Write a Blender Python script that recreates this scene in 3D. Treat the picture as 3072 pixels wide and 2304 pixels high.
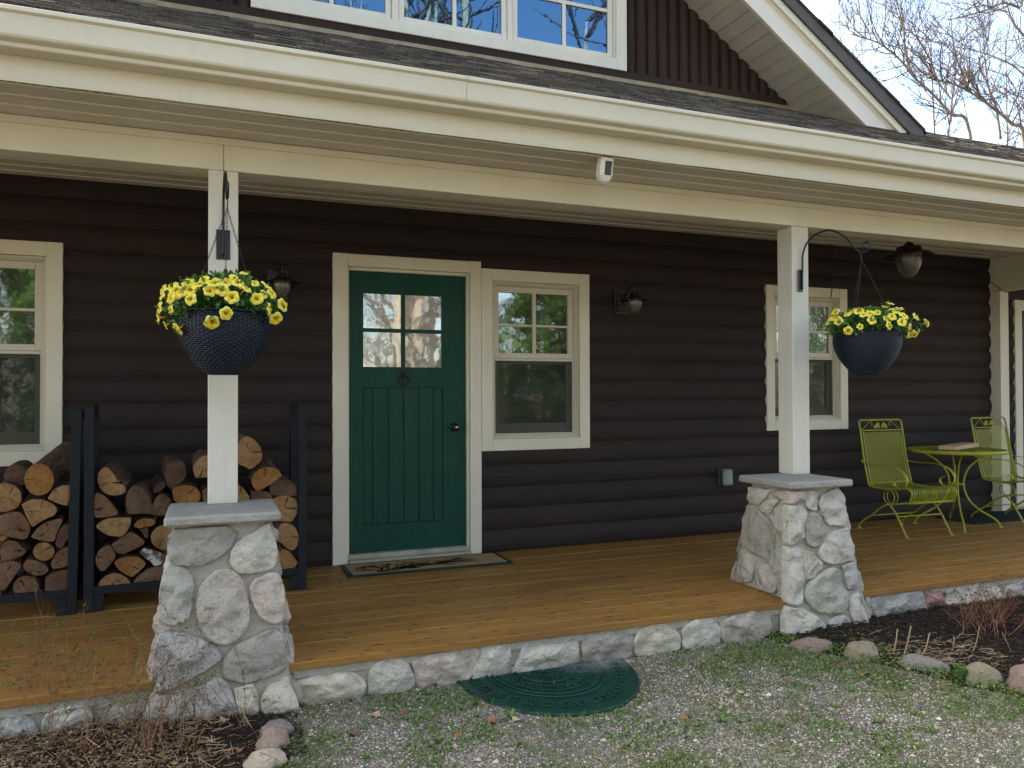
import bpy, math, random
from math import radians as rad, sin, cos, pi
from mathutils import Vector, Matrix, Euler, noise
for o in list(bpy.data.objects): bpy.data.objects.remove(o)
S = bpy.context.scene
# ---------------------------------------------------------------- camera, sky, sun, exposure
cam = bpy.data.objects.new('camera', bpy.data.cameras.new('camera'))
S.collection.objects.link(cam); S.camera = cam
cam.location = (.0911, -5.5468, 1.2107)
cam.matrix_world = (Matrix.Translation(cam.location) @ Matrix.Rotation(rad(-21.3964), 4, 'Z')
                    @ Matrix.Rotation(rad(90.7435), 4, 'X') @ Matrix.Rotation(rad(-.1643), 4, 'Z'))
cam.data.sensor_width = 36; cam.data.lens = 27.0384; cam.data.clip_end = 2000; cam.data.clip_start = .05
SUN_AZ, SUN_EL = -32., 36.           # azimuth measured from +Y (behind the cabin), towards +X
sd = Vector((sin(rad(SUN_AZ))*cos(rad(SUN_EL)), cos(rad(SUN_AZ))*cos(rad(SUN_EL)), sin(rad(SUN_EL))))
sun = bpy.data.objects.new('sun', bpy.data.lights.new('sun', 'SUN'))
sun.data.energy = 4.8; sun.data.angle = rad(.53); sun.data.color = (1, .91, .78)
sun.rotation_euler = sd.to_track_quat('Z', 'Y').to_euler(); S.collection.objects.link(sun)
W = bpy.data.worlds.new('World'); S.world = W; W.use_nodes = True
wt = W.node_tree; bg = wt.nodes['Background']
sky = wt.nodes.new('ShaderNodeTexSky'); sky.sky_type = 'NISHITA'; sky.sun_disc = False
sky.sun_elevation = rad(SUN_EL); sky.sun_rotation = rad(SUN_AZ); sky.dust_density = 1.2; sky.ozone_density = 1.4
tc = wt.nodes.new('ShaderNodeTexCoord'); wn = wt.nodes.new('ShaderNodeTexNoise'); wr = wt.nodes.new('ShaderNodeMapRange')
mp = wt.nodes.new('ShaderNodeMapping'); mp.inputs['Scale'].default_value = (1, 1, 2.2)
wn.inputs['Scale'].default_value = 2.6; wn.inputs['Detail'].default_value = 7; wn.inputs['Roughness'].default_value = .58
wr.inputs[1].default_value = .33; wr.inputs[2].default_value = .60; wr.inputs[4].default_value = .9
sx = wt.nodes.new('ShaderNodeSeparateXYZ'); hy = wt.nodes.new('ShaderNodeMapRange'); mu = wt.nodes.new('ShaderNodeMath'); mu.operation = 'MULTIPLY'
hy.inputs[1].default_value = -.55; hy.inputs[2].default_value = .1; hy.inputs[3].default_value = .0   # fewer clouds to the front of the cabin
mx = wt.nodes.new('ShaderNodeMix'); mx.data_type = 'RGBA'; mx.inputs['B'].default_value = (12.6, 11.9, 10.7, 1)
L = wt.links.new
L(tc.outputs['Generated'], mp.inputs['Vector']); L(mp.outputs[0], wn.inputs['Vector']); L(wn.outputs['Fac'], wr.inputs[0])
L(tc.outputs['Generated'], sx.inputs[0]); L(sx.outputs['Y'], hy.inputs[0]); L(wr.outputs[0], mu.inputs[0]); L(hy.outputs[0], mu.inputs[1])
hx_ = wt.nodes.new('ShaderNodeMapRange'); hx_.inputs[1].default_value = .25; hx_.inputs[2].default_value = .75; hx_.inputs[3].default_value = 1; hx_.inputs[4].default_value = .05   # thin, broken cloud to the right
m2_ = wt.nodes.new('ShaderNodeMath'); m2_.operation = 'MULTIPLY'; L(sx.outputs['X'], hx_.inputs[0]); L(mu.outputs[0], m2_.inputs[0]); L(hx_.outputs[0], m2_.inputs[1])
L(m2_.outputs[0], mx.inputs['Factor']); L(sky.outputs[0], mx.inputs['A']); L(mx.outputs['Result'], bg.inputs[0])
bg.inputs[1].default_value = .14
S.view_settings.view_transform = 'Standard'; S.view_settings.look = 'None'; S.view_settings.exposure = 2.28; S.view_settings.gamma = 1
S.render.engine = 'CYCLES'; S.render.resolution_x = 1024; S.render.resolution_y = 768
S.cycles.max_bounces = 8; S.cycles.transparent_max_bounces = 16; S.cycles.diffuse_bounces = 5
rnd = random.Random(7)

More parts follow.
